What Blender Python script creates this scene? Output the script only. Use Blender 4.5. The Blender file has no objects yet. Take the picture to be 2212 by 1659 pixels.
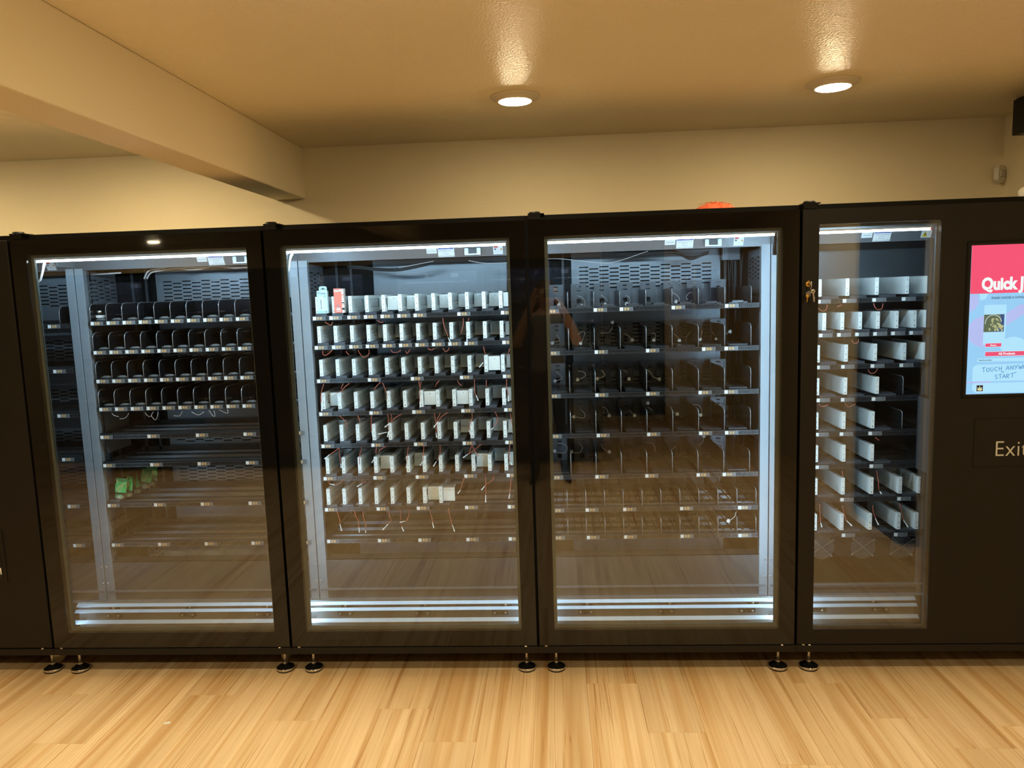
import bpy, bmesh, math, random
from mathutils import Vector, Matrix
random.seed(7)
sc = bpy.context.scene
C = sc.collection

# ------------------------------------------------------------------ camera, world, lights, exposure
cam_d = bpy.data.cameras.new('camera'); cam = bpy.data.objects.new('camera', cam_d); C.objects.link(cam)
cam_d.sensor_width = 36.0; cam_d.lens = 26.258; cam_d.clip_start = 0.05

YAW, PITCH, ROLL = -0.0591088, -0.1209795, 0.0327827
def cam_axes():
    cy, sy, cp, sp = math.cos(YAW), math.sin(YAW), math.cos(PITCH), math.sin(PITCH)
    fwd = Vector((sy*cp, cy*cp, sp)); r = Vector((cy, -sy, 0)); d = fwd.cross(r)
    cr, sr = math.cos(ROLL), math.sin(ROLL)
    return cr*r + sr*d, -sr*r + cr*d, fwd
_r, _d, _f = cam_axes()
cam.matrix_world = Matrix(((_r.x, -_d.x, -_f.x, 2.309), (_r.y, -_d.y, -_f.y, -3.102), (_r.z, -_d.z, -_f.z, 1.670), (0, 0, 0, 1)))
sc.camera = cam
sc.view_settings.view_transform = 'Standard'; sc.view_settings.look = 'None'
sc.view_settings.exposure = 0.0; sc.view_settings.gamma = 1.0; sc.view_settings.use_curve_mapping = False
sc.cycles.transparent_max_bounces = 24
sc.cycles.max_bounces = 10
wd = bpy.data.worlds.new('world'); sc.world = wd; wd.use_nodes = True
wd.node_tree.nodes['Background'].inputs[0].default_value = (0.05, 0.035, 0.02, 1)
wd.node_tree.nodes['Background'].inputs[1].default_value = 0.2

WARM = (1.0, 0.82, 0.50)
COOL = (0.50, 0.77, 1.0)
L_DOWN = 310.0         # radiance of a ceiling downlight lens
P_LED_TOP = 5.0        # watts of the light bar at the top of a door
P_LED_SIDE = 2.6       # watts of one upright light bar
CEIL = 2.46
DOWN = [(2.173, 0.04), (3.44, 0.06), (0.28, 0.05), (-1.0, 0.05), (0.3, -1.5), (2.2, -1.5), (3.7, -1.6),
        (-0.6, -2.95), (0.45, -2.95), (2.2, -2.95), (3.9, -2.95), (-2.6, -6.0)]

def area(name, loc, direction, sx, sy, power, color, shape='RECTANGLE', roll_axis='Z'):
    l = bpy.data.lights.new(name, 'AREA'); l.shape = shape; l.size = sx
    if shape in ('RECTANGLE', 'ELLIPSE'): l.size_y = sy
    l.energy = power; l.color = color
    o = bpy.data.objects.new(name, l); C.objects.link(o); o.location = loc
    o.rotation_euler = Vector(direction).to_track_quat('-Z', 'Y').to_euler()
    return o

W = 1.1017          # width of one machine
ZT = 1.963          # top of the doors
ZC = 1.985          # top of the cabinets
NM = 5
# upright light bars: (machine, side, relative strength)
SIDE = [(0, 'R', .3), (1, 'L', .35), (1, 'R', .2), (2, 'L', 1.3), (2, 'R', .7), (3, 'L', .5), (3, 'R', 1.2), (4, 'L', 1.5)]
for k in range(0, 5):
    x0 = (k-1)*W
    if k == 4: area('led_bar_lamp', (x0 + .33, .062, 1.864), (0, .5, -.86), .46, .012, P_LED_TOP*.6, COOL)
    else: area('led_bar_lamp', (x0 + W/2, .062, 1.864), (0, .5, -.86), .92, .012, P_LED_TOP*(.3 if k == 0 else 1), COOL)
for k, s, f in SIDE:
    x0 = (k-1)*W
    x = x0 + .052 if s == 'L' else x0 + W - .05
    o = area('led_upright_lamp', (x, .062, .98), (.45 if s == 'L' else -.45, .89, 0), .012, 1.64, P_LED_SIDE*f, COOL)
    o.rotation_euler = Vector((.45 if s == 'L' else -.45, .89, 0)).to_track_quat('-Z', 'Y').to_euler()

# ------------------------------------------------------------------ helpers
class MB:
    def __init__(s): s.v = []; s.f = []; s.m = []; s.sm = []
    def quad(s, a, b, c, d, m=0):
        n = len(s.v); s.v += [a, b, c, d]; s.f.append((n, n+1, n+2, n+3)); s.m.append(m); s.sm.append(False)
    def box(s, x0, x1, y0, y1, z0, z1, m=0):
        n = len(s.v)
        s.v += [(x0,y0,z0),(x1,y0,z0),(x1,y1,z0),(x0,y1,z0),(x0,y0,z1),(x1,y0,z1),(x1,y1,z1),(x0,y1,z1)]
        for q in ((3,2,1,0),(4,5,6,7),(0,1,5,4),(1,2,6,5),(2,3,7,6),(3,0,4,7)):
            s.f.append(tuple(n+i for i in q)); s.m.append(m); s.sm.append(False)
        return s
    def prism(s, poly, axis, a0, a1, m=0):
        # poly: list of 2D points; axis the extrusion axis
        n = len(s.v); k = len(poly)
        def P(p, t): return {'x': (t, p[0], p[1]), 'y': (p[0], t, p[1]), 'z': (p[0], p[1], t)}[axis]
        s.v += [P(p, a0) for p in poly] + [P(p, a1) for p in poly]
        s.f.append(tuple(n+i for i in range(k-1, -1, -1))); s.f.append(tuple(n+k+i for i in range(k)))
        s.m += [m, m]; s.sm += [False, False]
        for i in range(k):
            j = (i+1) % k; s.f.append((n+i, n+j, n+k+j, n+k+i)); s.m.append(m); s.sm.append(False)
        return s
    def lathe(s, prof, cx=0, cy=0, cz=0, seg=24, m=0, axis='z', smooth=True, ms=None):
        n = len(s.v)
        for r, h in prof:
            for i in range(seg):
                a = 2*math.pi*i/seg; p, q = r*math.cos(a), r*math.sin(a)
                s.v.append({'z': (cx+p, cy+q, cz+h), 'y': (cx+p, cy+h, cz+q), 'x': (cx+h, cy+p, cz+q)}[axis])
        for j in range(len(prof)-1):
            for i in range(seg):
                a, b = n+j*seg+i, n+j*seg+(i+1) % seg
                s.f.append((a, b, b+seg, a+seg)); s.m.append(ms[j] if ms else m); s.sm.append(smooth)
        return s
    def tube(s, pts, r, seg=6, m=0, caps=True, closed=False):
        pts = [Vector(p) for p in pts]; n0 = len(s.v); k = len(pts); up = None
        for i, p in enumerate(pts):
            if closed: t = pts[(i+1) % k] - pts[i-1]
            else: t = pts[min(i+1, k-1)] - pts[max(i-1, 0)]
            t = t.normalized() if t.length > 1e-9 else Vector((0, 0, 1))
            if up is None: up = t.orthogonal().normalized()
            up = (up - t*up.dot(t)); up = up.normalized() if up.length > 1e-6 else t.orthogonal().normalized()
            w = t.cross(up); rr = r[i] if isinstance(r, (list, tuple)) else r
            for j in range(seg):
                a = 2*math.pi*j/seg; s.v.append(tuple(p + up*rr*math.cos(a) + w*rr*math.sin(a)))
        for i in range(k if closed else k-1):
            for j in range(seg):
                a = n0+i*seg+j; b = n0+i*seg+(j+1) % seg; c = n0+((i+1) % k)*seg+(j+1) % seg; d = n0+((i+1) % k)*seg+j
                s.f.append((a, b, c, d)); s.m.append(m); s.sm.append(True)
        if caps and not closed:
            s.f.append(tuple(n0+j for j in range(seg-1, -1, -1))); s.f.append(tuple(n0+(k-1)*seg+j for j in range(seg)))
            s.m += [m, m]; s.sm += [False, False]
        return s
    def mesh(s, name, mats):
        me = bpy.data.meshes.new(name); me.from_pydata([tuple(v) for v in s.v], [], s.f)
        if not isinstance(mats, (list, tuple)): mats = [mats]
        for mt in mats: me.materials.append(mt)
        me.polygons.foreach_set('material_index', s.m); me.polygons.foreach_set('use_smooth', s.sm)
        me.update()
        bm = bmesh.new(); bm.from_mesh(me); bmesh.ops.recalc_face_normals(bm, faces=bm.faces); bm.to_mesh(me); bm.free()
        return me
def obj(name, me, parent=None, loc=(0, 0, 0), rot=(0, 0, 0)):
    o = bpy.data.objects.new(name, me); C.objects.link(o); o.location = loc; o.rotation_euler = rot
    if parent: o.parent = parent
    return o
def build(name, mb, mats, parent=None, loc=(0, 0, 0), rot=(0, 0, 0), bevel=0):
    o = obj(name, mb.mesh(name, mats), parent, loc, rot)
    if bevel:
        b = o.modifiers.new('bevel', 'BEVEL'); b.width = bevel; b.segments = 2; b.limit_method = 'ANGLE'; b.angle_limit = 0.9
    return o
def tag(o, label, cat, group=None):
    o['label'] = label; o['category'] = cat
    if group: o['group'] = group
    return o
def thing(name, label, cat, loc=(0, 0, 0), group=None, rotz=0):
    o = obj(name, None, None, loc, (0, 0, rotz)); o.empty_display_size = .1
    return tag(o, label, cat, group)
def struct(o): o['kind'] = 'structure'; return o
def smooth_path(pts, n=4):
    pts = [Vector(p) for p in pts]
    if len(pts) < 3: return pts
    out = []
    for i in range(len(pts)-1):
        p0 = pts[max(i-1, 0)]; p1 = pts[i]; p2 = pts[i+1]; p3 = pts[min(i+2, len(pts)-1)]
        for k in range(n):
            t = k/n
            out.append(.5*((2*p1) + (p2-p0)*t + (2*p0-5*p1+4*p2-p3)*t*t + (3*p1-p0-3*p2+p3)*t**3))
    out.append(pts[-1]); return out

# ------------------------------------------------------------------ materials
def newmat(name):
    m = bpy.data.materials.new(name); m.use_nodes = True
    nt = m.node_tree; return m, nt, nt.nodes['Principled BSDF']
def N(nt, t, **kw):
    n = nt.nodes.new(t)
    for k, v in kw.items(): setattr(n, k, v)
    return n
def pm(name, col, rough=.5, metal=0, var=.06, scale=40, bump=0, bscale=200, spec=.5, rvar=.05, emit=None, estr=0, coat=0, trans=0):
    m, nt, b = newmat(name)
    tc = N(nt, 'ShaderNodeTexCoord'); no = N(nt, 'ShaderNodeTexNoise'); no.inputs['Scale'].default_value = scale; no.inputs['Detail'].default_value = 3
    nt.links.new(tc.outputs['Object'], no.inputs['Vector'])
    mx = N(nt, 'ShaderNodeMix', data_type='RGBA')
    mx.inputs['A'].default_value = tuple(c*(1-var) for c in col)+(1,); mx.inputs['B'].default_value = tuple(min(1, c*(1+var)) for c in col)+(1,)
    nt.links.new(no.outputs['Fac'], mx.inputs['Factor']); nt.links.new(mx.outputs['Result'], b.inputs['Base Color'])
    mr = N(nt, 'ShaderNodeMapRange'); mr.inputs['To Min'].default_value = max(0, rough-rvar); mr.inputs['To Max'].default_value = min(1, rough+rvar)
    nt.links.new(no.outputs['Fac'], mr.inputs['Value']); nt.links.new(mr.outputs['Result'], b.inputs['Roughness'])
    b.inputs['Metallic'].default_value = metal; b.inputs['Specular IOR Level'].default_value = spec; b.inputs['Coat Weight'].default_value = coat
    b.inputs['Transmission Weight'].default_value = trans
    if emit: b.inputs['Emission Color'].default_value = emit+(1,); b.inputs['Emission Strength'].default_value = estr
    if bump:
        n2 = N(nt, 'ShaderNodeTexNoise'); n2.inputs['Scale'].default_value = bscale; n2.inputs['Detail'].default_value = 2
        nt.links.new(tc.outputs['Object'], n2.inputs['Vector'])
        bp = N(nt, 'ShaderNodeBump'); bp.inputs['Strength'].default_value = bump; bp.inputs['Distance'].default_value = .004
        nt.links.new(n2.outputs['Fac'], bp.inputs['Height']); nt.links.new(bp.outputs['Normal'], b.inputs['Normal'])
    return m
def glass_mat(name, tint=(.985, .995, .99), f0=.04):
    m = bpy.data.materials.new(name); m.use_nodes = True; nt = m.node_tree; nt.nodes.clear()
    out = N(nt, 'ShaderNodeOutputMaterial'); mix = N(nt, 'ShaderNodeMixShader'); tr = N(nt, 'ShaderNodeBsdfTransparent'); gl = N(nt, 'ShaderNodeBsdfGlossy')
    tr.inputs['Color'].default_value = tint+(1,); gl.inputs['Roughness'].default_value = 0.0; gl.inputs['Color'].default_value = (1, 1, 1, 1)
    ge = N(nt, 'ShaderNodeNewGeometry'); dot = N(nt, 'ShaderNodeVectorMath', operation='DOT_PRODUCT')
    nt.links.new(ge.outputs['Normal'], dot.inputs[0]); nt.links.new(ge.outputs['Incoming'], dot.inputs[1])
    ab = N(nt, 'ShaderNodeMath', operation='ABSOLUTE'); nt.links.new(dot.outputs['Value'], ab.inputs[0])
    su = N(nt, 'ShaderNodeMath', operation='SUBTRACT', use_clamp=True); su.inputs[0].default_value = 1; nt.links.new(ab.outputs[0], su.inputs[1])
    pw = N(nt, 'ShaderNodeMath', operation='POWER'); pw.inputs[1].default_value = 5; nt.links.new(su.outputs[0], pw.inputs[0])
    ma = N(nt, 'ShaderNodeMath', operation='MULTIPLY_ADD'); ma.inputs[1].default_value = 1-f0; ma.inputs[2].default_value = f0; nt.links.new(pw.outputs[0], ma.inputs[0])
    nt.links.new(ma.outputs[0], mix.inputs[0]); nt.links.new(tr.outputs[0], mix.inputs[1]); nt.links.new(gl.outputs[0], mix.inputs[2]); nt.links.new(mix.outputs[0], out.inputs[0])
    return m
def emit_mat(name, col, strength, var=.03):
    m = bpy.data.materials.new(name); m.use_nodes = True; nt = m.node_tree; nt.nodes.clear()
    out = N(nt, 'ShaderNodeOutputMaterial'); e = N(nt, 'ShaderNodeEmission'); e.inputs['Strength'].default_value = strength
    tc = N(nt, 'ShaderNodeTexCoord'); no = N(nt, 'ShaderNodeTexNoise'); no.inputs['Scale'].default_value = 12
    nt.links.new(tc.outputs['Object'], no.inputs['Vector'])
    mx = N(nt, 'ShaderNodeMix', data_type='RGBA'); mx.inputs['A'].default_value = tuple(c*(1-var) for c in col)+(1,); mx.inputs['B'].default_value = tuple(c*(1+var) for c in col)+(1,)
    nt.links.new(no.outputs['Fac'], mx.inputs['Factor']); nt.links.new(mx.outputs['Result'], e.inputs['Color']); nt.links.new(e.outputs[0], out.inputs[0])
    return m
M = {}
M['wall'] = pm('cream_wall_paint', (.77, .655, .43), .62, var=.02, scale=6, bump=.35, bscale=170)
M['ceil'] = pm('cream_ceiling_paint', (.90, .78, .545), .36, var=.02, scale=6, bump=1.0, bscale=120, spec=.5)
M['gloss_black'] = pm('black_painted_glass', (.006, .006, .006), .03, var=.1, rvar=.01, spec=.42)
M['satin_black'] = pm('black_powder_coat', (.010, .009, .008), .5, var=.1, bump=.05, bscale=900, spec=.25)
M['cab_black'] = pm('cabinet_black', (.006, .006, .006), .5, var=.1, spec=.15)
M['inner_dark'] = pm('interior_dark_grey', (.05, .054, .06), .4, var=.1)
M['inner_grey'] = pm('interior_grey_metal', (.23, .25, .275), .36, metal=.5, var=.05)
M['plate_grey'] = pm('motor_plate_grey', (.14, .15, .165), .36, metal=.5, var=.06)
M['pillar'] = pm('blue_grey_pillar_steel', (.30, .33, .36), .36, metal=.3, var=.05, scale=12)
M['gasket'] = pm('grey_green_gasket', (.070, .088, .082), .5, var=.08)
M['tray'] = pm('dark_tray_steel', (.032, .034, .037), .33, metal=.2, var=.1)
M['slat'] = pm('brushed_dark_slat', (.12, .125, .135), .3, metal=.6, var=.08)
M['plastic_black'] = pm('smoked_black_plastic', (.012, .0125, .014), .22, var=.1)
M['edge'] = pm('pale_edge_glint', (.42, .44, .46), .25, metal=.5, var=.05)  # pale colour standing for LED light caught on divider edges
M['lane'] = pm('slate_lane_floor', (.055, .06, .072), .38, var=.08)
M['white'] = pm('white_motor_housing', (.80, .84, .82), .45, var=.03)
M['dot'] = pm('dark_screw_hole', (.03, .035, .035), .5, var=.1)
M['holder'] = pm('grey_label_holder', (.16, .165, .17), .2, var=.1)
M['paper'] = pm('white_label_paper', (.86, .87, .86), .5, var=.02)
M['amber'] = pm('amber_button', (.55, .36, .17), .35, var=.08)
M['led'] = emit_mat('white_led_bar', (.86, .94, 1.0), 14)
M['lamp'] = emit_mat('warm_downlight_lens', WARM, L_DOWN)
M['lamp_left'] = emit_mat('warm_downlight_lens_left', WARM, L_DOWN*1.25)
M['lamp_dim'] = emit_mat('warm_downlight_lens_dim', WARM, L_DOWN*.68)
M['glass'] = glass_mat('clear_door_glass')
M['alu'] = pm('brushed_aluminium', (.46, .52, .58), .40, metal=.7, var=.06, scale=60)
M['chrome'] = pm('chrome', (.75, .74, .72), .12, metal=1, var=.03)
M['guard'] = pm('bright_guard_wire', (.86, .86, .86), .2, metal=.25, var=.03)
M['fan_plate'] = pm('white_fan_plate', (.55, .57, .60), .35, var=.03)
M['steel'] = pm('zinc_steel', (.55, .53, .50), .3, metal=.9, var=.05)
M['rubber'] = pm('black_rubber', (.01, .01, .01), .6, var=.1)
M['foot_black'] = pm('glossy_black_foot', (.008, .008, .008), .12, var=.1)
M['beige'] = pm('beige_wheel_plastic', (.42, .37, .24), .5, var=.05)
M['wire_red'] = pm('red_wire', (.50, .12, .07), .45, var=.1)
M['wire_white'] = pm('pale_wire', (.62, .58, .57), .4, var=.06)
M['wire_black'] = pm('black_wire', (.02, .02, .02), .4, var=.1)
M['conn'] = pm('white_wire_connector', (.82, .83, .82), .4, var=.03)
M['red'] = pm('red_print', (.62, .03, .03), .4, var=.05)
M['blue'] = pm('blue_print', (.03, .08, .42), .4, var=.05)
M['yellow'] = pm('yellow_print', (.85, .62, .03), .4, var=.04)
M['orange'] = pm('orange_print', (.80, .30, .03), .4, var=.05)
M['ink'] = pm('dark_print', (.03, .04, .08), .5, var=.05)
M['brass'] = pm('brass_lock', (.62, .40, .10), .25, metal=1, var=.08)
M['trim_white'] = pm('warm_white_trim', (.66, .60, .48), .45, var=.03)
M['exit'] = pm('cream_lettering', (.60, .60, .58), .45, var=.02)
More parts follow.
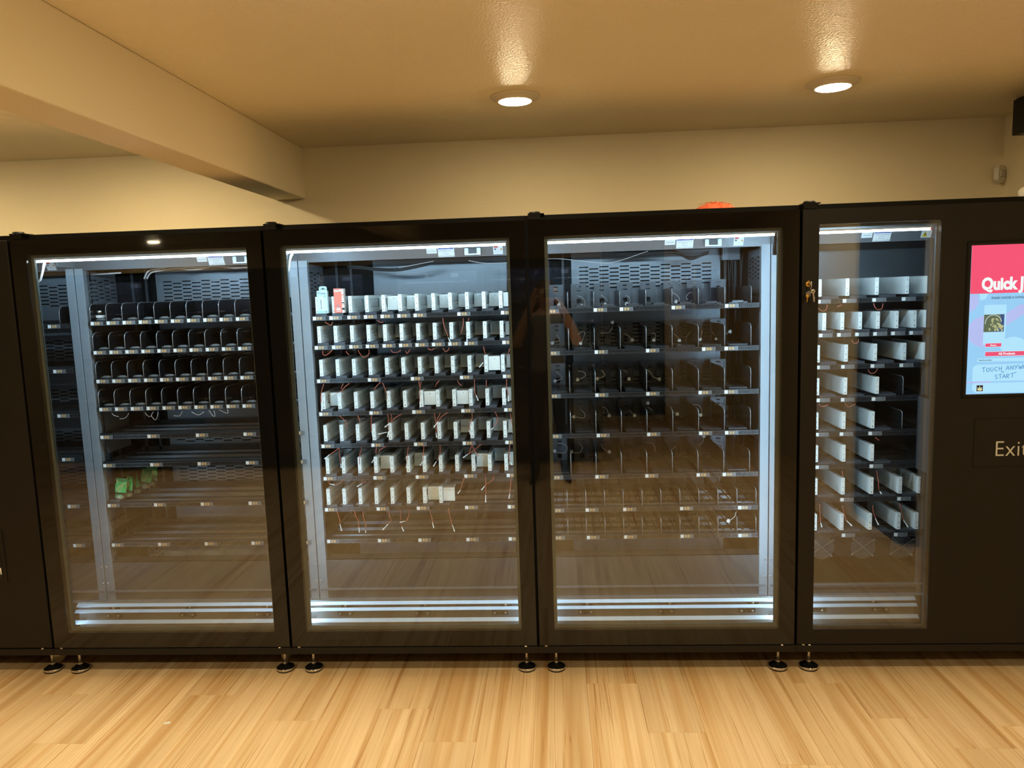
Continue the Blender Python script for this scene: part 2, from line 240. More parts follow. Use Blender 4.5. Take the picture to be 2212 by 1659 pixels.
WIRES={(2,1):[(0.4,[(0.121,1.562),(0.136,1.551),(0.15,1.546),(0.158,1.562)],None),(0.4,[(0.372,1.564),(0.386,1.552),(0.4,1.555)],None),(0.4,[(0.684,1.564),(0.688,1.534),(0.696,1.504),(0.704,1.482),(0.706,1.471)],[(0.706,1.471),(0.715,1.451)]),(0.4,[(0.78,1.561),(0.781,1.543),(0.777,1.517),(0.767,1.49)],[(0.794,1.489),(0.795,1.447)]),(0.4,[(0.808,1.56),(0.803,1.545)],None),(0.4,[(1.003,1.56),(1.008,1.539),(1.009,1.507)],None)],(2,2):[(0.4,[(0.101,1.426),(0.102,1.41),(0.112,1.404),(0.128,1.413),(0.144,1.427)],None),(0.4,[(0.213,1.422),(0.219,1.41),(0.227,1.402)],None),(0.4,[(0.271,1.425),(0.281,1.402),(0.295,1.39),(0.312,1.394),(0.323,1.41),(0.324,1.425)],None),(0.4,[(0.43,1.422),(0.44,1.41),(0.458,1.408),(0.479,1.42)],None),(0.4,[(0.499,1.414),(0.507,1.402),(0.523,1.42)],None),(0.4,[(0.607,1.425),(0.617,1.417),(0.632,1.418),(0.639,1.424)],None),(0.4,[(0.678,1.424),(0.686,1.41),(0.696,1.407),(0.706,1.416),(0.707,1.423)],None),(0.4,[(0.871,1.425),(0.875,1.407),(0.879,1.39)],None),(0.4,[(0.999,1.421),(0.991,1.4),(0.984,1.38)],[(0.867,1.35),(0.848,1.327)])],(2,3):[(0.4,[(0.095,1.266),(0.084,1.235),(0.078,1.208),(0.078,1.181)],[(0.078,1.181),(0.079,1.135)]),(0.4,[(0.19,1.266),(0.183,1.251),(0.181,1.239)],None),(0.4,[(0.221,1.267),(0.2,1.251),(0.184,1.233),(0.155,1.22)],[(0.155,1.22),(0.129,1.215)]),(0.4,[(0.372,1.268),(0.352,1.25),(0.339,1.232)],None),(0.4,[(0.381,1.266),(0.391,1.237),(0.396,1.209),(0.398,1.185)],None),(0.4,[(0.556,1.269),(0.56,1.248),(0.56,1.226),(0.556,1.169)],[(0.556,1.169),(0.558,1.142)]),(0.4,[(0.568,1.265),(0.561,1.242),(0.56,1.233)],None),(0.4,[(0.654,1.268),(0.64,1.252),(0.633,1.24)],None),(0.4,[(0.741,1.265),(0.748,1.25),(0.76,1.241)],None),(0.4,[(0.822,1.268),(0.821,1.235),(0.822,1.214),(0.827,1.194)],[(0.827,1.194),(0.837,1.168)]),(0.4,[(0.879,1.266),(0.878,1.233)],None),(0.4,[(0.975,1.268),(0.975,1.231),(0.982,1.19)],[(0.982,1.19),(0.982,1.16)])],(2,4):[(0.4,[(0.162,1.11),(0.175,1.097),(0.187,1.085),(0.191,1.071),(0.191,1.046)],None),(0.4,[(0.251,1.111),(0.258,1.094),(0.263,1.078)],None),(0.4,[(0.32,1.108),(0.317,1.08),(0.316,1.034)],[(0.316,1.034),(0.321,1.006)]),(0.4,[(0.398,1.112),(0.399,1.078),(0.396,1.028)],[(0.396,1.028),(0.392,1.002)]),(0.4,[(0.416,1.112),(0.412,1.078),(0.409,1.072)],[(0.409,1.072),(0.381,1.05)]),(0.4,[(0.468,1.112),(0.435,1.096),(0.413,1.075)],[(0.389,1.025),(0.347,1.017)]),(0.4,[(0.623,1.11),(0.626,1.082),(0.631,1.052),(0.628,1.018)],[(0.628,1.018),(0.63,0.994)]),(0.4,[(0.653,1.112),(0.638,1.085),(0.631,1.067)],None),(0.4,[(0.688,1.114),(0.66,1.097),(0.641,1.073)],[(0.641,1.073),(0.618,1.044)]),(0.4,[(0.805,1.112),(0.803,1.081),(0.791,1.048),(0.786,1.03)],[(0.787,1.027),(0.794,1.007)]),(0.4,[(0.915,1.112),(0.925,1.084),(0.924,1.066),(0.907,1.039)],[(0.907,1.039),(0.893,1.027)]),(0.4,[(0.988,1.101),(0.99,1.071),(0.997,1.037)],[(0.997,1.037),(0.997,1.008)])],(2,5):[(0.4,[(0.15,0.953),(0.125,0.935),(0.103,0.922)],[(0.103,0.922),(0.077,0.901)]),(0.4,[(0.151,0.953),(0.148,0.921),(0.154,0.877)],[(0.154,0.877),(0.157,0.855)]),(0.4,[(0.262,0.954),(0.255,0.934),(0.251,0.919),(0.245,0.869)],[(0.245,0.869),(0.252,0.838)]),(0.4,[(0.335,0.954),(0.332,0.93),(0.334,0.923)],None),(0.4,[(0.382,0.956),(0.354,0.941),(0.341,0.923)],[(0.321,0.896),(0.308,0.877)]),(0.4,[(0.491,0.951),(0.485,0.926),(0.479,0.871)],[(0.479,0.871),(0.476,0.849)]),(0.4,[(0.567,0.959),(0.562,0.922),(0.557,0.879)],[(0.557,0.879),(0.544,0.859)]),(0.4,[(0.644,0.957),(0.642,0.923),(0.633,0.893),(0.623,0.877)],[(0.623,0.877),(0.608,0.854)]),(0.4,[(0.798,0.957),(0.786,0.923),(0.781,0.908)],None),(0.4,[(0.799,0.957),(0.81,0.926),(0.831,0.901)],[(0.831,0.901),(0.829,0.892)]),(0.4,[(0.843,0.957),(0.81,0.929),(0.778,0.91)],[(0.778,0.91),(0.753,0.893)]),(0.4,[(0.98,0.956),(0.978,0.928),(0.974,0.886),(0.979,0.87)],[(0.979,0.87),(0.988,0.852)])],(2,6):[(0.4,[(0.095,0.796),(0.09,0.778),(0.093,0.774)],[(0.094,0.775),(0.118,0.772)]),(0.4,[(0.163,0.796),(0.147,0.781),(0.128,0.772),(0.118,0.773)],None),(0.4,[(0.255,0.796),(0.247,0.776)],[(0.253,0.774),(0.229,0.76)]),(0.4,[(0.273,0.783),(0.255,0.774)],None),(0.4,[(0.757,0.799),(0.746,0.77),(0.74,0.757),(0.734,0.734)],[(0.734,0.734),(0.72,0.717)]),(0.4,[(0.856,0.8),(0.857,0.761),(0.855,0.709)],[(0.855,0.709),(0.854,0.671)]),(0.4,[(0.898,0.799),(0.89,0.779),(0.865,0.761),(0.852,0.751)],[(0.852,0.751),(0.835,0.732)]),(0.4,[(0.981,0.799),(0.977,0.759),(0.972,0.713)],[(0.972,0.713),(0.967,0.688)])],(2,7):[(0.4,[(0.121,0.636),(0.128,0.601),(0.132,0.572)],[(0.132,0.572),(0.14,0.539)]),(0.4,[(0.207,0.638),(0.217,0.609),(0.226,0.587),(0.226,0.555)],[(0.226,0.555),(0.227,0.53)]),(0.4,[(0.248,0.637),(0.256,0.599),(0.259,0.567),(0.258,0.539)],[(0.258,0.539),(0.258,0.529)]),(0.4,[(0.379,0.638),(0.382,0.607),(0.387,0.588),(0.371,0.569)],[(0.371,0.569),(0.343,0.541)]),(0.4,[(0.434,0.641),(0.433,0.596),(0.438,0.555)],[(0.438,0.555),(0.447,0.533)]),(0.4,[(0.48,0.64),(0.472,0.605),(0.462,0.583),(0.455,0.582)],[(0.455,0.582),(0.43,0.578)]),(0.4,[(0.579,0.638),(0.583,0.607),(0.591,0.591),(0.589,0.578)],[(0.589,0.578),(0.596,0.547)]),(0.4,[(0.671,0.643),(0.678,0.602),(0.687,0.561)],[(0.687,0.561),(0.697,0.528)])],(3,1):[(0.6,[(0.115,1.644),(0.125,1.628),(0.137,1.614)],[(0.13,1.606)]),(0.6,[(0.222,1.647),(0.24,1.64),(0.253,1.627),(0.26,1.613),(0.254,1.601)],[(0.242,1.597)]),(0.6,[(0.338,1.647),(0.357,1.632),(0.37,1.618)],[(0.356,1.599)]),(0.6,[(0.457,1.642),(0.473,1.631),(0.479,1.614),(0.468,1.598)],[(0.461,1.599)]),(0.6,[(0.683,1.647),(0.704,1.635),(0.718,1.617),(0.713,1.605)],[(0.7,1.602)]),(0.6,[(0.789,1.648),(0.765,1.643),(0.751,1.625),(0.756,1.609)],[(0.78,1.604)])],(3,2):[(0.6,[(0.112,1.46),(0.124,1.447),(0.128,1.433),(0.119,1.424),(0.103,1.424)],[(0.092,1.418)]),(0.6,[(0.218,1.456),(0.244,1.47),(0.254,1.463),(0.246,1.438),(0.239,1.418)],[(0.232,1.412)]),(0.6,[(0.33,1.461),(0.359,1.46),(0.376,1.465),(0.391,1.492)],[(0.39,1.51)]),(0.6,[(0.452,1.454),(0.471,1.44),(0.486,1.423)],[(0.486,1.422)]),(0.6,[(0.58,1.452),(0.598,1.45),(0.598,1.431),(0.593,1.421)],[(0.591,1.419)]),(0.6,[(0.684,1.449),(0.704,1.434),(0.715,1.416)],[(0.715,1.413)]),(0.6,[(0.772,1.455),(0.752,1.436),(0.746,1.407)],None),(0.6,[(0.825,1.46),(0.82,1.434),(0.815,1.418)],[(0.815,1.416)]),(0.6,[(0.874,1.452),(0.888,1.43)],[(0.895,1.415)]),(0.6,[(0.938,1.437),(0.956,1.443)],[(0.959,1.448)])],(3,3):[(0.6,[(0.108,1.273),(0.127,1.257),(0.137,1.242),(0.115,1.232),(0.101,1.227)],[(0.101,1.228)]),(0.6,[(0.217,1.275),(0.241,1.272),(0.254,1.259),(0.243,1.244),(0.221,1.235)],[(0.214,1.231)]),(0.6,[(0.331,1.275),(0.349,1.257),(0.342,1.245),(0.318,1.239)],[(0.31,1.234)]),(0.6,[(0.439,1.276),(0.46,1.26)],[(0.467,1.228)]),(0.6,[(0.551,1.275),(0.574,1.259),(0.586,1.237),(0.614,1.225)],[(0.615,1.224)]),(0.6,[(0.895,1.317),(0.917,1.306),(0.924,1.291),(0.909,1.275)],None),(0.6,[(0.796,1.286),(0.791,1.27)],None)],(3,4):[(0.6,[(0.221,1.085),(0.242,1.066),(0.247,1.05),(0.236,1.039),(0.198,1.046)],[(0.19,1.046)]),(0.6,[(0.332,1.094),(0.355,1.082),(0.364,1.053)],[(0.367,1.047)]),(0.6,[(0.465,1.076),(0.485,1.054)],[(0.493,1.045)]),(0.6,[(0.557,1.087),(0.582,1.07)],[(0.559,1.105)]),(0.6,[(0.777,1.09),(0.797,1.093),(0.816,1.083),(0.823,1.059),(0.819,1.042)],[(0.817,1.04)]),(0.6,[(0.672,1.089),(0.68,1.059),(0.698,1.052)],[(0.703,1.047)]),(0.6,[(0.89,1.091),(0.921,1.09),(0.932,1.08),(0.929,1.056)],None)],(3,5):[(0.6,[(0.112,0.912),(0.138,0.908),(0.154,0.892),(0.15,0.872),(0.134,0.863),(0.1,0.865)],[(0.09,0.872)]),(0.6,[(0.211,0.909),(0.228,0.897),(0.229,0.88),(0.216,0.863),(0.185,0.861)],[(0.175,0.867)]),(0.6,[(0.324,0.904),(0.336,0.881),(0.358,0.866)],[(0.364,0.862)]),(0.6,[(0.546,0.909),(0.574,0.905),(0.589,0.889),(0.594,0.86)],None),(0.6,[(0.695,0.886),(0.67,0.857)],[(0.666,0.855)]),(0.6,[(0.832,0.926),(0.823,0.901),(0.807,0.888)],[(0.832,0.933)]),(0.6,[(0.877,0.908),(0.918,0.89),(0.926,0.873),(0.906,0.861)],None)],(3,6):[(0.405,[(0.946,0.605),(0.938,0.581),(0.911,0.561)],[(0.909,0.558)])],(4,1):[(0.4,[(0.206,1.559),(0.226,1.544),(0.245,1.546),(0.249,1.564),(0.246,1.57)],None),(0.4,[(0.316,1.568),(0.301,1.562),(0.295,1.558)],None),(0.4,[(0.455,1.572),(0.46,1.551),(0.476,1.541),(0.491,1.547),(0.499,1.569)],None)],(4,2):[(0.4,[(0.236,1.407),(0.259,1.389),(0.27,1.394),(0.272,1.408)],None),(0.4,[(0.363,1.408),(0.372,1.392),(0.386,1.392),(0.394,1.41)],None)],(4,3):[(0.4,[(0.439,1.267),(0.448,1.252),(0.465,1.253),(0.485,1.27)],None)],(4,4):[(0.4,[(0.22,1.113),(0.233,1.101),(0.25,1.101),(0.258,1.112)],None),(0.4,[(0.338,1.112),(0.353,1.097),(0.37,1.098),(0.385,1.111)],None)],(4,5):[(0.4,[(0.478,0.951),(0.49,0.939),(0.504,0.936)],None)],(4,6):[(0.4,[(0.332,0.793),(0.337,0.763)],None),(0.4,[(0.489,0.791),(0.498,0.739),(0.506,0.693)],[(0.506,0.693),(0.512,0.681)])],(4,7):[(0.4,[(0.231,0.635),(0.236,0.578),(0.238,0.544)],[(0.238,0.544),(0.242,0.524)]),(0.4,[(0.337,0.624),(0.346,0.588),(0.355,0.555)],[(0.355,0.555),(0.381,0.528)]),(0.4,[(0.476,0.626),(0.479,0.592),(0.489,0.562)],[(0.489,0.562),(0.503,0.531)]),(0.4,[(0.598,0.631),(0.611,0.581),(0.619,0.551)],[(0.619,0.551),(0.64,0.517)])],(1,4):[(0.4,[(0.134,1.15),(0.142,1.138),(0.164,1.131)],None),(0.4,[(0.169,1.121),(0.195,1.124),(0.222,1.148)],None),(0.4,[(0.302,1.149),(0.31,1.134),(0.325,1.127)],None),(0.4,[(0.329,1.13),(0.335,1.146),(0.34,1.15)],None),(0.4,[(0.33,1.133),(0.347,1.111),(0.367,1.132),(0.365,1.15)],None),(0.4,[(0.444,1.131),(0.467,1.127),(0.485,1.149)],None),(0.4,[(0.534,1.148),(0.568,1.131),(0.595,1.146)],None),(0.4,[(0.622,1.152),(0.639,1.126),(0.653,1.126),(0.651,1.151)],None),(0.4,[(0.674,1.154),(0.698,1.139),(0.719,1.138),(0.717,1.156)],None)]}
TAGS={(1,5):[0.053,0.293,0.538,0.777],(1,6):[0.053,0.294,0.535,0.778],(1,7):[0.055,0.294,0.533,0.776],(1,8):[0.056,0.296,0.536,0.775],(2,1):[0.057,0.137,0.224,0.304,0.384,0.464,0.542,0.75,0.956],(2,2):[0.057,0.141,0.225,0.305,0.386,0.465,0.544,0.623,0.701,0.779,0.958],(2,3):[0.058,0.306,0.514,0.75,0.955],(2,4):[0.058,0.305,0.513,0.75,0.956],(2,5):[0.059,0.305,0.514,0.75,0.956],(2,6):[0.059,0.306,0.514,0.751,0.957],(2,7):[0.056,0.313,0.512,0.749,0.957],(2,8):[0.056,0.311,0.512,0.749,0.956],(3,1):[0.065,0.288,0.409,0.648,0.892],(3,2):[0.064,0.289,0.528,0.787,0.89],(3,3):[0.063,0.288,0.527,0.77,0.89],(3,4):[0.064,0.291,0.529,0.772,0.893],(3,5):[0.065,0.281,0.518,0.76,0.882],(3,6):[0.066,0.231,0.411,0.681,0.955],(3,7):[0.065,0.234,0.413,0.683,0.957],(4,1):[0.206,0.321,0.453,0.584],(4,2):[0.217,0.299,0.38,0.461,0.541,0.622],(4,3):[0.207,0.32,0.453,0.583],(4,4):[0.21,0.322,0.462],(4,5):[0.208,0.32,0.451],(4,6):[0.211,0.46],(4,7):[0.329,0.591],(4,8):[0.339,0.581],(0,1):[0.946],(0,2):[0.949],(0,3):[0.946],(0,4):[0.946],(0,5):[0.949],(0,6):[0.956]}

# ------------------------------------------------------------------ setting
XL, XR, YB, YF = -4.2, 4.57, 0.87, -6.8
fl = build('floor', MB().box(XL, XR, YF, YB, -.06, -.009), pm('subfloor', (.12, .08, .04), .8)); struct(fl)
def wood():
    m, nt, b = newmat('light_maple_plank')
    tc = N(nt, 'ShaderNodeTexCoord'); oi = N(nt, 'ShaderNodeObjectInfo')
    cx = N(nt, 'ShaderNodeCombineXYZ'); 
    mu = N(nt, 'ShaderNodeMath', operation='MULTIPLY'); mu.inputs[1].default_value = 37.0; nt.links.new(oi.outputs['Random'], mu.inputs[0])
    mu2 = N(nt, 'ShaderNodeMath', operation='MULTIPLY'); mu2.inputs[1].default_value = 91.0; nt.links.new(oi.outputs['Random'], mu2.inputs[0])
    nt.links.new(mu.outputs[0], cx.inputs[0]); nt.links.new(mu2.outputs[0], cx.inputs[1]); nt.links.new(mu.outputs[0], cx.inputs[2])
    ad = N(nt, 'ShaderNodeVectorMath', operation='ADD'); nt.links.new(tc.outputs['Object'], ad.inputs[0]); nt.links.new(cx.outputs[0], ad.inputs[1])
    def stretch(sx, sy):
        v = N(nt, 'ShaderNodeVectorMath', operation='MULTIPLY'); v.inputs[1].default_value = (sx, sy, 1); nt.links.new(ad.outputs[0], v.inputs[0]); return v.outputs[0]
    def noise(vec, scale, detail, dist=0, rough=.5):
        n = N(nt, 'ShaderNodeTexNoise'); n.inputs['Scale'].default_value = scale; n.inputs['Detail'].default_value = detail
        n.inputs['Distortion'].default_value = dist; n.inputs['Roughness'].default_value = rough; nt.links.new(vec, n.inputs['Vector']); return n.outputs['Fac']
    def ramp(fac, stops):
        r = N(nt, 'ShaderNodeValToRGB'); el = r.color_ramp.elements
        while len(el) < len(stops): el.new(.5)
        for e, (p, c) in zip(el, stops): e.position = p; e.color = c+(1,) if len(c) == 3 else c
        nt.links.new(fac, r.inputs[0]); return r.outputs[0]
    def mixc(fac, a, bb, mode='MIX'):
        x = N(nt, 'ShaderNodeMix', data_type='RGBA', blend_type=mode)
        for s, val in (('Factor', fac), ('A', a), ('B', bb)):
            if isinstance(val, (int, float)): x.inputs[s].default_value = val
            elif isinstance(val, tuple): x.inputs[s].default_value = val
            else: nt.links.new(val, x.inputs[s])
        return x.outputs['Result']
    broad = ramp(noise(stretch(14, .55), 1.0, 3, .4), [(.30, (.72, .52, .29)), (.50, (.80, .60, .36)), (.68, (.87, .67, .42))])
    band = ramp(noise(stretch(22, .35), 1.0, 2, .3), [(.50, (1, 1, 1)), (.60, (.90, .82, .72)), (.72, (.80, .66, .50))])
    fine = ramp(noise(stretch(110, 1.3), 1.0, 5, .8), [(.35, (.93, .90, .86)), (.6, (1, 1, 1))])
    streak = ramp(noise(stretch(85, .9), 1.0, 3, 1.4), [(.60, (1, 1, 1)), (.66, (.66, .50, .34)), (.78, (.58, .40, .24))])
    c = mixc(1.0, broad, band, 'MULTIPLY'); c = mixc(1.0, c, fine, 'MULTIPLY'); c = mixc(.75, c, streak, 'MULTIPLY')
    tone = N(nt, 'ShaderNodeMapRange'); tone.inputs['To Min'].default_value = .93; tone.inputs['To Max'].default_value = 1.05; nt.links.new(oi.outputs['Random'], tone.inputs['Value'])
    hs = N(nt, 'ShaderNodeHueSaturation'); nt.links.new(tone.outputs[0], hs.inputs['Value']); nt.links.new(c, hs.inputs['Color'])
    nt.links.new(hs.outputs[0], b.inputs['Base Color']); b.inputs['Roughness'].default_value = .38; b.inputs['Specular IOR Level'].default_value = .35
    bp = N(nt, 'ShaderNodeBump'); bp.inputs['Strength'].default_value = .06; nt.links.new(fine, bp.inputs['Height']); nt.links.new(bp.outputs[0], b.inputs['Normal'])
    return m
M['wood'] = wood()
PW, PL = .216, 1.22
JOINT = {0: -.509, 6: -.266, 7: -.49, 10: -.069, 11: -.428, 14: -.07, 15: -.331, 1: -1.05, 2: -.16, 3: -.8, 4: -.35, 5: -.95, 8: -.99, 9: -.70, 12: -.86, 13: -.62, -1: -.15, -2: -.75}
def plank_mesh(w, l):
    g = .0002; mb = MB(); b = .0005
    a = [(g, g), (w-g, g), (w-g, l-g), (g, l-g)]; t = [(g+b, g+b), (w-g-b, g+b), (w-g-b, l-g-b), (g+b, l-g-b)]
    n = 0
    mb.v = [(x, y, -.009) for x, y in a] + [(x, y, -.0008) for x, y in a] + [(x, y, 0) for x, y in t]
    for j in (0, 4):
        for i in range(4): mb.f.append((j+i, j+(i+1) % 4, j+4+(i+1) % 4, j+4+i)); mb.m.append(0); mb.sm.append(False)
    mb.f.append((8, 9, 10, 11)); mb.m.append(0); mb.sm.append(False)
    return mb.mesh('floor_plank', M['wood'])
_pm = {}
col = math.floor((XL-.248)/PW); 
while True:
    xa = .248 + col*PW; xb = xa + PW
    if xa >= XR - .01: break
    xa2, xb2 = max(xa, XL), min(xb, XR)
    if xb2 - xa2 > .01:
        j = JOINT.get(col, -random.random()*PL)
        y = j + PL*math.ceil((YB-j)/PL) - PL
        ys = [YB]
        while y > YF: 
            if ys[-1]-y > .02: ys.append(y)
            y -= PL
        ys.append(YF)
        for y1, y0 in zip(ys[:-1], ys[1:]):
            key = (round(xb2-xa2, 3), round(y1-y0, 3))
            if key not in _pm: _pm[key] = plank_mesh(xb2-xa2, y1-y0)
            obj('floor_plank', _pm[key], fl, (xa2, y0, 0))
    col += 1
struct(build('ceiling', MB().box(XL-.1, XR+.1, YF-.1, YB+.1, CEIL, CEIL+.08), M['ceil']))
struct(build('wall_back', MB().box(XL-.1, XR+.1, YB, YB+.1, -.06, CEIL), M['wall']))
struct(build('wall_right', MB().box(XR, XR+.1, YF-.1, YB, -.06, CEIL), M['wall']))
struct(build('wall_left', MB().box(XL-.1, XL, YF-.1, YB, -.06, CEIL), M['wall']))
struct(build('wall_front', MB().box(XL, XR, YF-.1, YF, -.06, CEIL), M['wall']))
bm_ = build('ceiling_beam', MB().box(.851, 1.014, YF, YB, 2.199, CEIL), M['wall'], bevel=.006); struct(bm_); bm_['label'] = 'cream boxed beam'
# dark doorway in the far wall, seen only as a reflection
dr = build('door_1', MB().box(2.95, 3.75, YF, YF+.04, 0, 2.3), M['satin_black'], bevel=.004); struct(dr)
build('door_handle', MB().tube([(3.02, YF+.04, 1.02), (3.02, YF+.09, 1.02), (3.13, YF+.09, 1.02)], .009, 8), M['steel'], dr)

# downlights
for i, (lx, ly) in enumerate(DOWN):
    lab = {0: 'lit round downlight above the seam between the second and third glass doors',
           1: 'lit round downlight nearer the right wall, above the key lock'}.get(i, 'lit round downlight on the ceiling outside the view')
    d = thing('downlight', lab, 'ceiling light', (lx, ly, CEIL), 'ceiling downlights')
    if i == 0:
        tm = MB().lathe([(.062, .0), (.102, .0), (.1025, -.003), (.100, -.006), (.080, -.008), (.072, -.0175), (.0695, -.0205), (.066, -.0205), (.066, 0)], seg=40).mesh('trim', M['trim_white'])
        dm = MB().lathe([(.0005, -.0290), (.02, -.0284), (.04, -.0265), (.055, -.0240), (.0635, -.0220), (.0655, -.0205), (.066, -.015)], seg=40).mesh('diffuser', M['lamp']); dm2 = dm.copy(); dm2.materials[0] = M['lamp_dim']; dm3 = dm.copy(); dm3.materials[0] = M['lamp_left']
    obj('trim', tm, d); obj('diffuser', dm2 if i < 2 else (dm3 if i < 4 else dm), d)

# motion sensor in the corner
s = thing('motion_sensor', 'small white motion sensor high in the right wall corner', 'sensor', (4.535, .835, 2.18), rotz=.6)
hx = [(-.034, -.03), (-.018, -.044), (.018, -.044), (.034, -.03), (.034, .026), (.016, .042), (-.016, .042), (-.034, .026)]
build('body', MB().prism(hx, 'y', -.012, .012), M['trim_white'], s, bevel=.004)
build('lens', MB().box(-.02, .02, -.0165, -.011, -.016, .016), pm('sensor_lens', (.55, .48, .40), .4), s, bevel=.003)
for z_ in (.017, -.0195): build('rib', MB().box(-.03, .03, -.0145, -.0115, z_, z_+.0025), M['trim_white'], s)

# black box hanging high at the right wall
k = thing('wall_speaker', 'black box mounted high on the right wall near the ceiling', 'speaker', (4.39, .15, 2.38))
build('housing', MB().box(0, .16, -.42, .35, -.08, .075), M['satin_black'], k, bevel=.004)
build('bracket', MB().box(.16, .18, -.03, .03, -.03, .03), M['satin_black'], k)
build('screw', MB().lathe([(0, 0), (.006, 0), (.006, -.003), (0, -.004)], 
    .02, .3, -.08, 10), M['steel'], k)

# ------------------------------------------------------------------ machines
def ladder(x0, x1, y0, y1, z0, z1, pitch=.0092, slot=.0056, zs=(.006, .017)):
    mb = MB(); mb.box(x0, x1, y0, y1, z0, z0+zs[0]); mb.box(x0, x1, y0, y1, z0+zs[1], z1)
    n = int((x1-x0)/pitch); 
    for i in range(n+1):
        a = x0 + i*pitch; mb.box(a, min(a+pitch-slot, x1), y0, y1, z0+zs[0], z0+zs[1])
    return mb
def louvre(x0, x1, z0, z1, y, groups, pitch=.052, slotw=.047, zp=.0195, sh=.0062):
    """plate with real staggered slots; groups: z ranges that carry slots"""
    mb = MB(); y2 = y + .002
    zs = [z0] + [v for g in groups for v in g] + [z1]
    for i in range(0, len(zs), 2): mb.box(x0, x1, y, y2, zs[i], zs[i+1])
    nc = int((x1-x0-.03)/pitch); xs = x0 + (x1-x0-nc*pitch)/2
    for g0, g1 in groups:
        mb.box(x0, xs, y, y2, g0, g1); mb.box(xs+nc*pitch, x1, y, y2, g0, g1)
        for c in range(nc):
            a = xs + c*pitch; mb.box(a+slotw, a+pitch, y, y2, g0, g1)
            zz = g0 + (.004 if c % 2 else .004+zp/2); last = g0
            while zz + sh < g1 - .002:
                mb.box(a, a+slotw, y, y2, last, zz); last = zz + sh; zz += zp
            mb.box(a, a+slotw, y, y2, last, g1)
    return mb
def text(name, body, size, loc, mat, parent, rot=(math.pi/2, 0, 0), align='LEFT', off=0, ext=.0003, shear=0, spacing=1.0, sx=1.0):
    cu = bpy.data.curves.new(name, 'FONT'); cu.body = body; cu.size = size; cu.align_x = align; cu.offset = off; cu.extrude = ext; cu.shear = shear; cu.space_character = spacing
    cu.resolution_u = 3; cu.materials.append(mat)
    o = bpy.data.objects.new(name, cu)
    key = (body, size, mat.name, align, off, ext, shear, spacing)
    if key not in _tx:
        C.objects.link(o); me = bpy.data.meshes.new_from_object(o.evaluated_get(bpy.context.evaluated_depsgraph_get())); C.objects.unlink(o); me.name = name; _tx[key] = me
    bpy.data.objects.remove(o); bpy.data.curves.remove(cu)
    o = obj(name, _tx[key], parent, loc, rot); o.scale = (sx, 1, 1)
    return o
_tx = {}

foot_me = MB().lathe([(.0, .0), (.0061, 0), (.0061, .075), (0, .075)], 0, 0, .03, 12).lathe([(.0, 0), (.011, 0), (.0115, .004), (.011, .008), (0, .008)], 0, 0, .03, 6, smooth=False).mesh('levelling_foot', M['steel'])
pad_me = MB().lathe([(0, 0), (.0375, 0), (.039, .002), (.039, .0065), (.0385, .0068), (.0395, .0075), (.0395, .0145), (.0375, .016), (.030, .021), (.012, .031), (0, .031)], 0, 0, 0, 32,
    ms=[0, 0, 0, 0, 1, 1, 1, 2, 2, 2]).mesh('foot_pad', [M['rubber'], M['chrome'], M['foot_black']])
def fan_mesh():
    mb = MB()
    for i in range(8):
        r = .0085 + i*.0073; mb.tube([(r*math.cos(2*math.pi*j/26), 0, r*math.sin(2*math.pi*j/26)) for j in range(26)], .0016, 4, closed=True)
    for a in (.6, -.75): mb.tube([(-.066*math.cos(a), .0015, -.066*math.sin(a)), (.066*math.cos(a), .0015, .066*math.sin(a))], .0018, 4)
    for sx in (-1, 1):
        for a in (.6, -.75): mb.lathe([(0, -.004), (.005, -.003), (.006, 0), (.006, .002)], sx*.068*math.cos(a), 0, sx*.068*math.sin(a), 8, axis='y')
    return mb.mesh('fan_guard', M['guard'])
fan_me = fan_mesh()
screw_me = MB().lathe([(0, -.004), (.004, -.003), (.005, 0)], seg=8, axis='y').mesh('panel_screw', M['steel'])
rail_me = {}
for nm, ln in (('full', W-.1), ('short', .665)):
    rail_me[nm] = ladder(0, ln, -.004, 0, 0, .022).mesh('front_rail', M['tray'])
holder_me = MB().box(0, .064, -.0065, -.0045, .0025, .0205).box(0, .064, -.0085, -.0045, .0015, .003).box(.046, .0465, -.0072, -.0063, .004, .019, 1).box(.054, .0545, -.0072, -.0063, .004, .019, 1).mesh('label_holder', [M['holder'], M['ink']])
tag_me = MB().box(.0025, .0175, -.0078, -.0066, .0035, .0195).mesh('label_tag', M['paper'])
but_me = MB().box(.0225, .0325, -.0076, -.0066, .005, .018).mesh('amber_square', M['amber'])
bracket_a = MB().box(0, .048, -.008, 0, -.007, .007).lathe([(0, -.011), (.005, -.011), (.006, -.008), (.006, 0)], .022, 0, 0, 10, 1, 'y').mesh('bracket', [M['plastic_black'], M['steel']])
bracket_b = MB().box(0, .072, -.006, 0, -.008, .008).box(.016, .056, -.010, 0, -.006, .006).lathe([(0, -.012), (.005, -.012), (.006, -.006), (.006, 0)], .01, 0, 0, 10, 1, 'y').lathe([(0, -.012), (.005, -.012), (.006, -.006), (.006, 0)], .058, 0, 0, 10, 1, 'y').mesh('bracket', [M['plastic_black'], M['steel']])

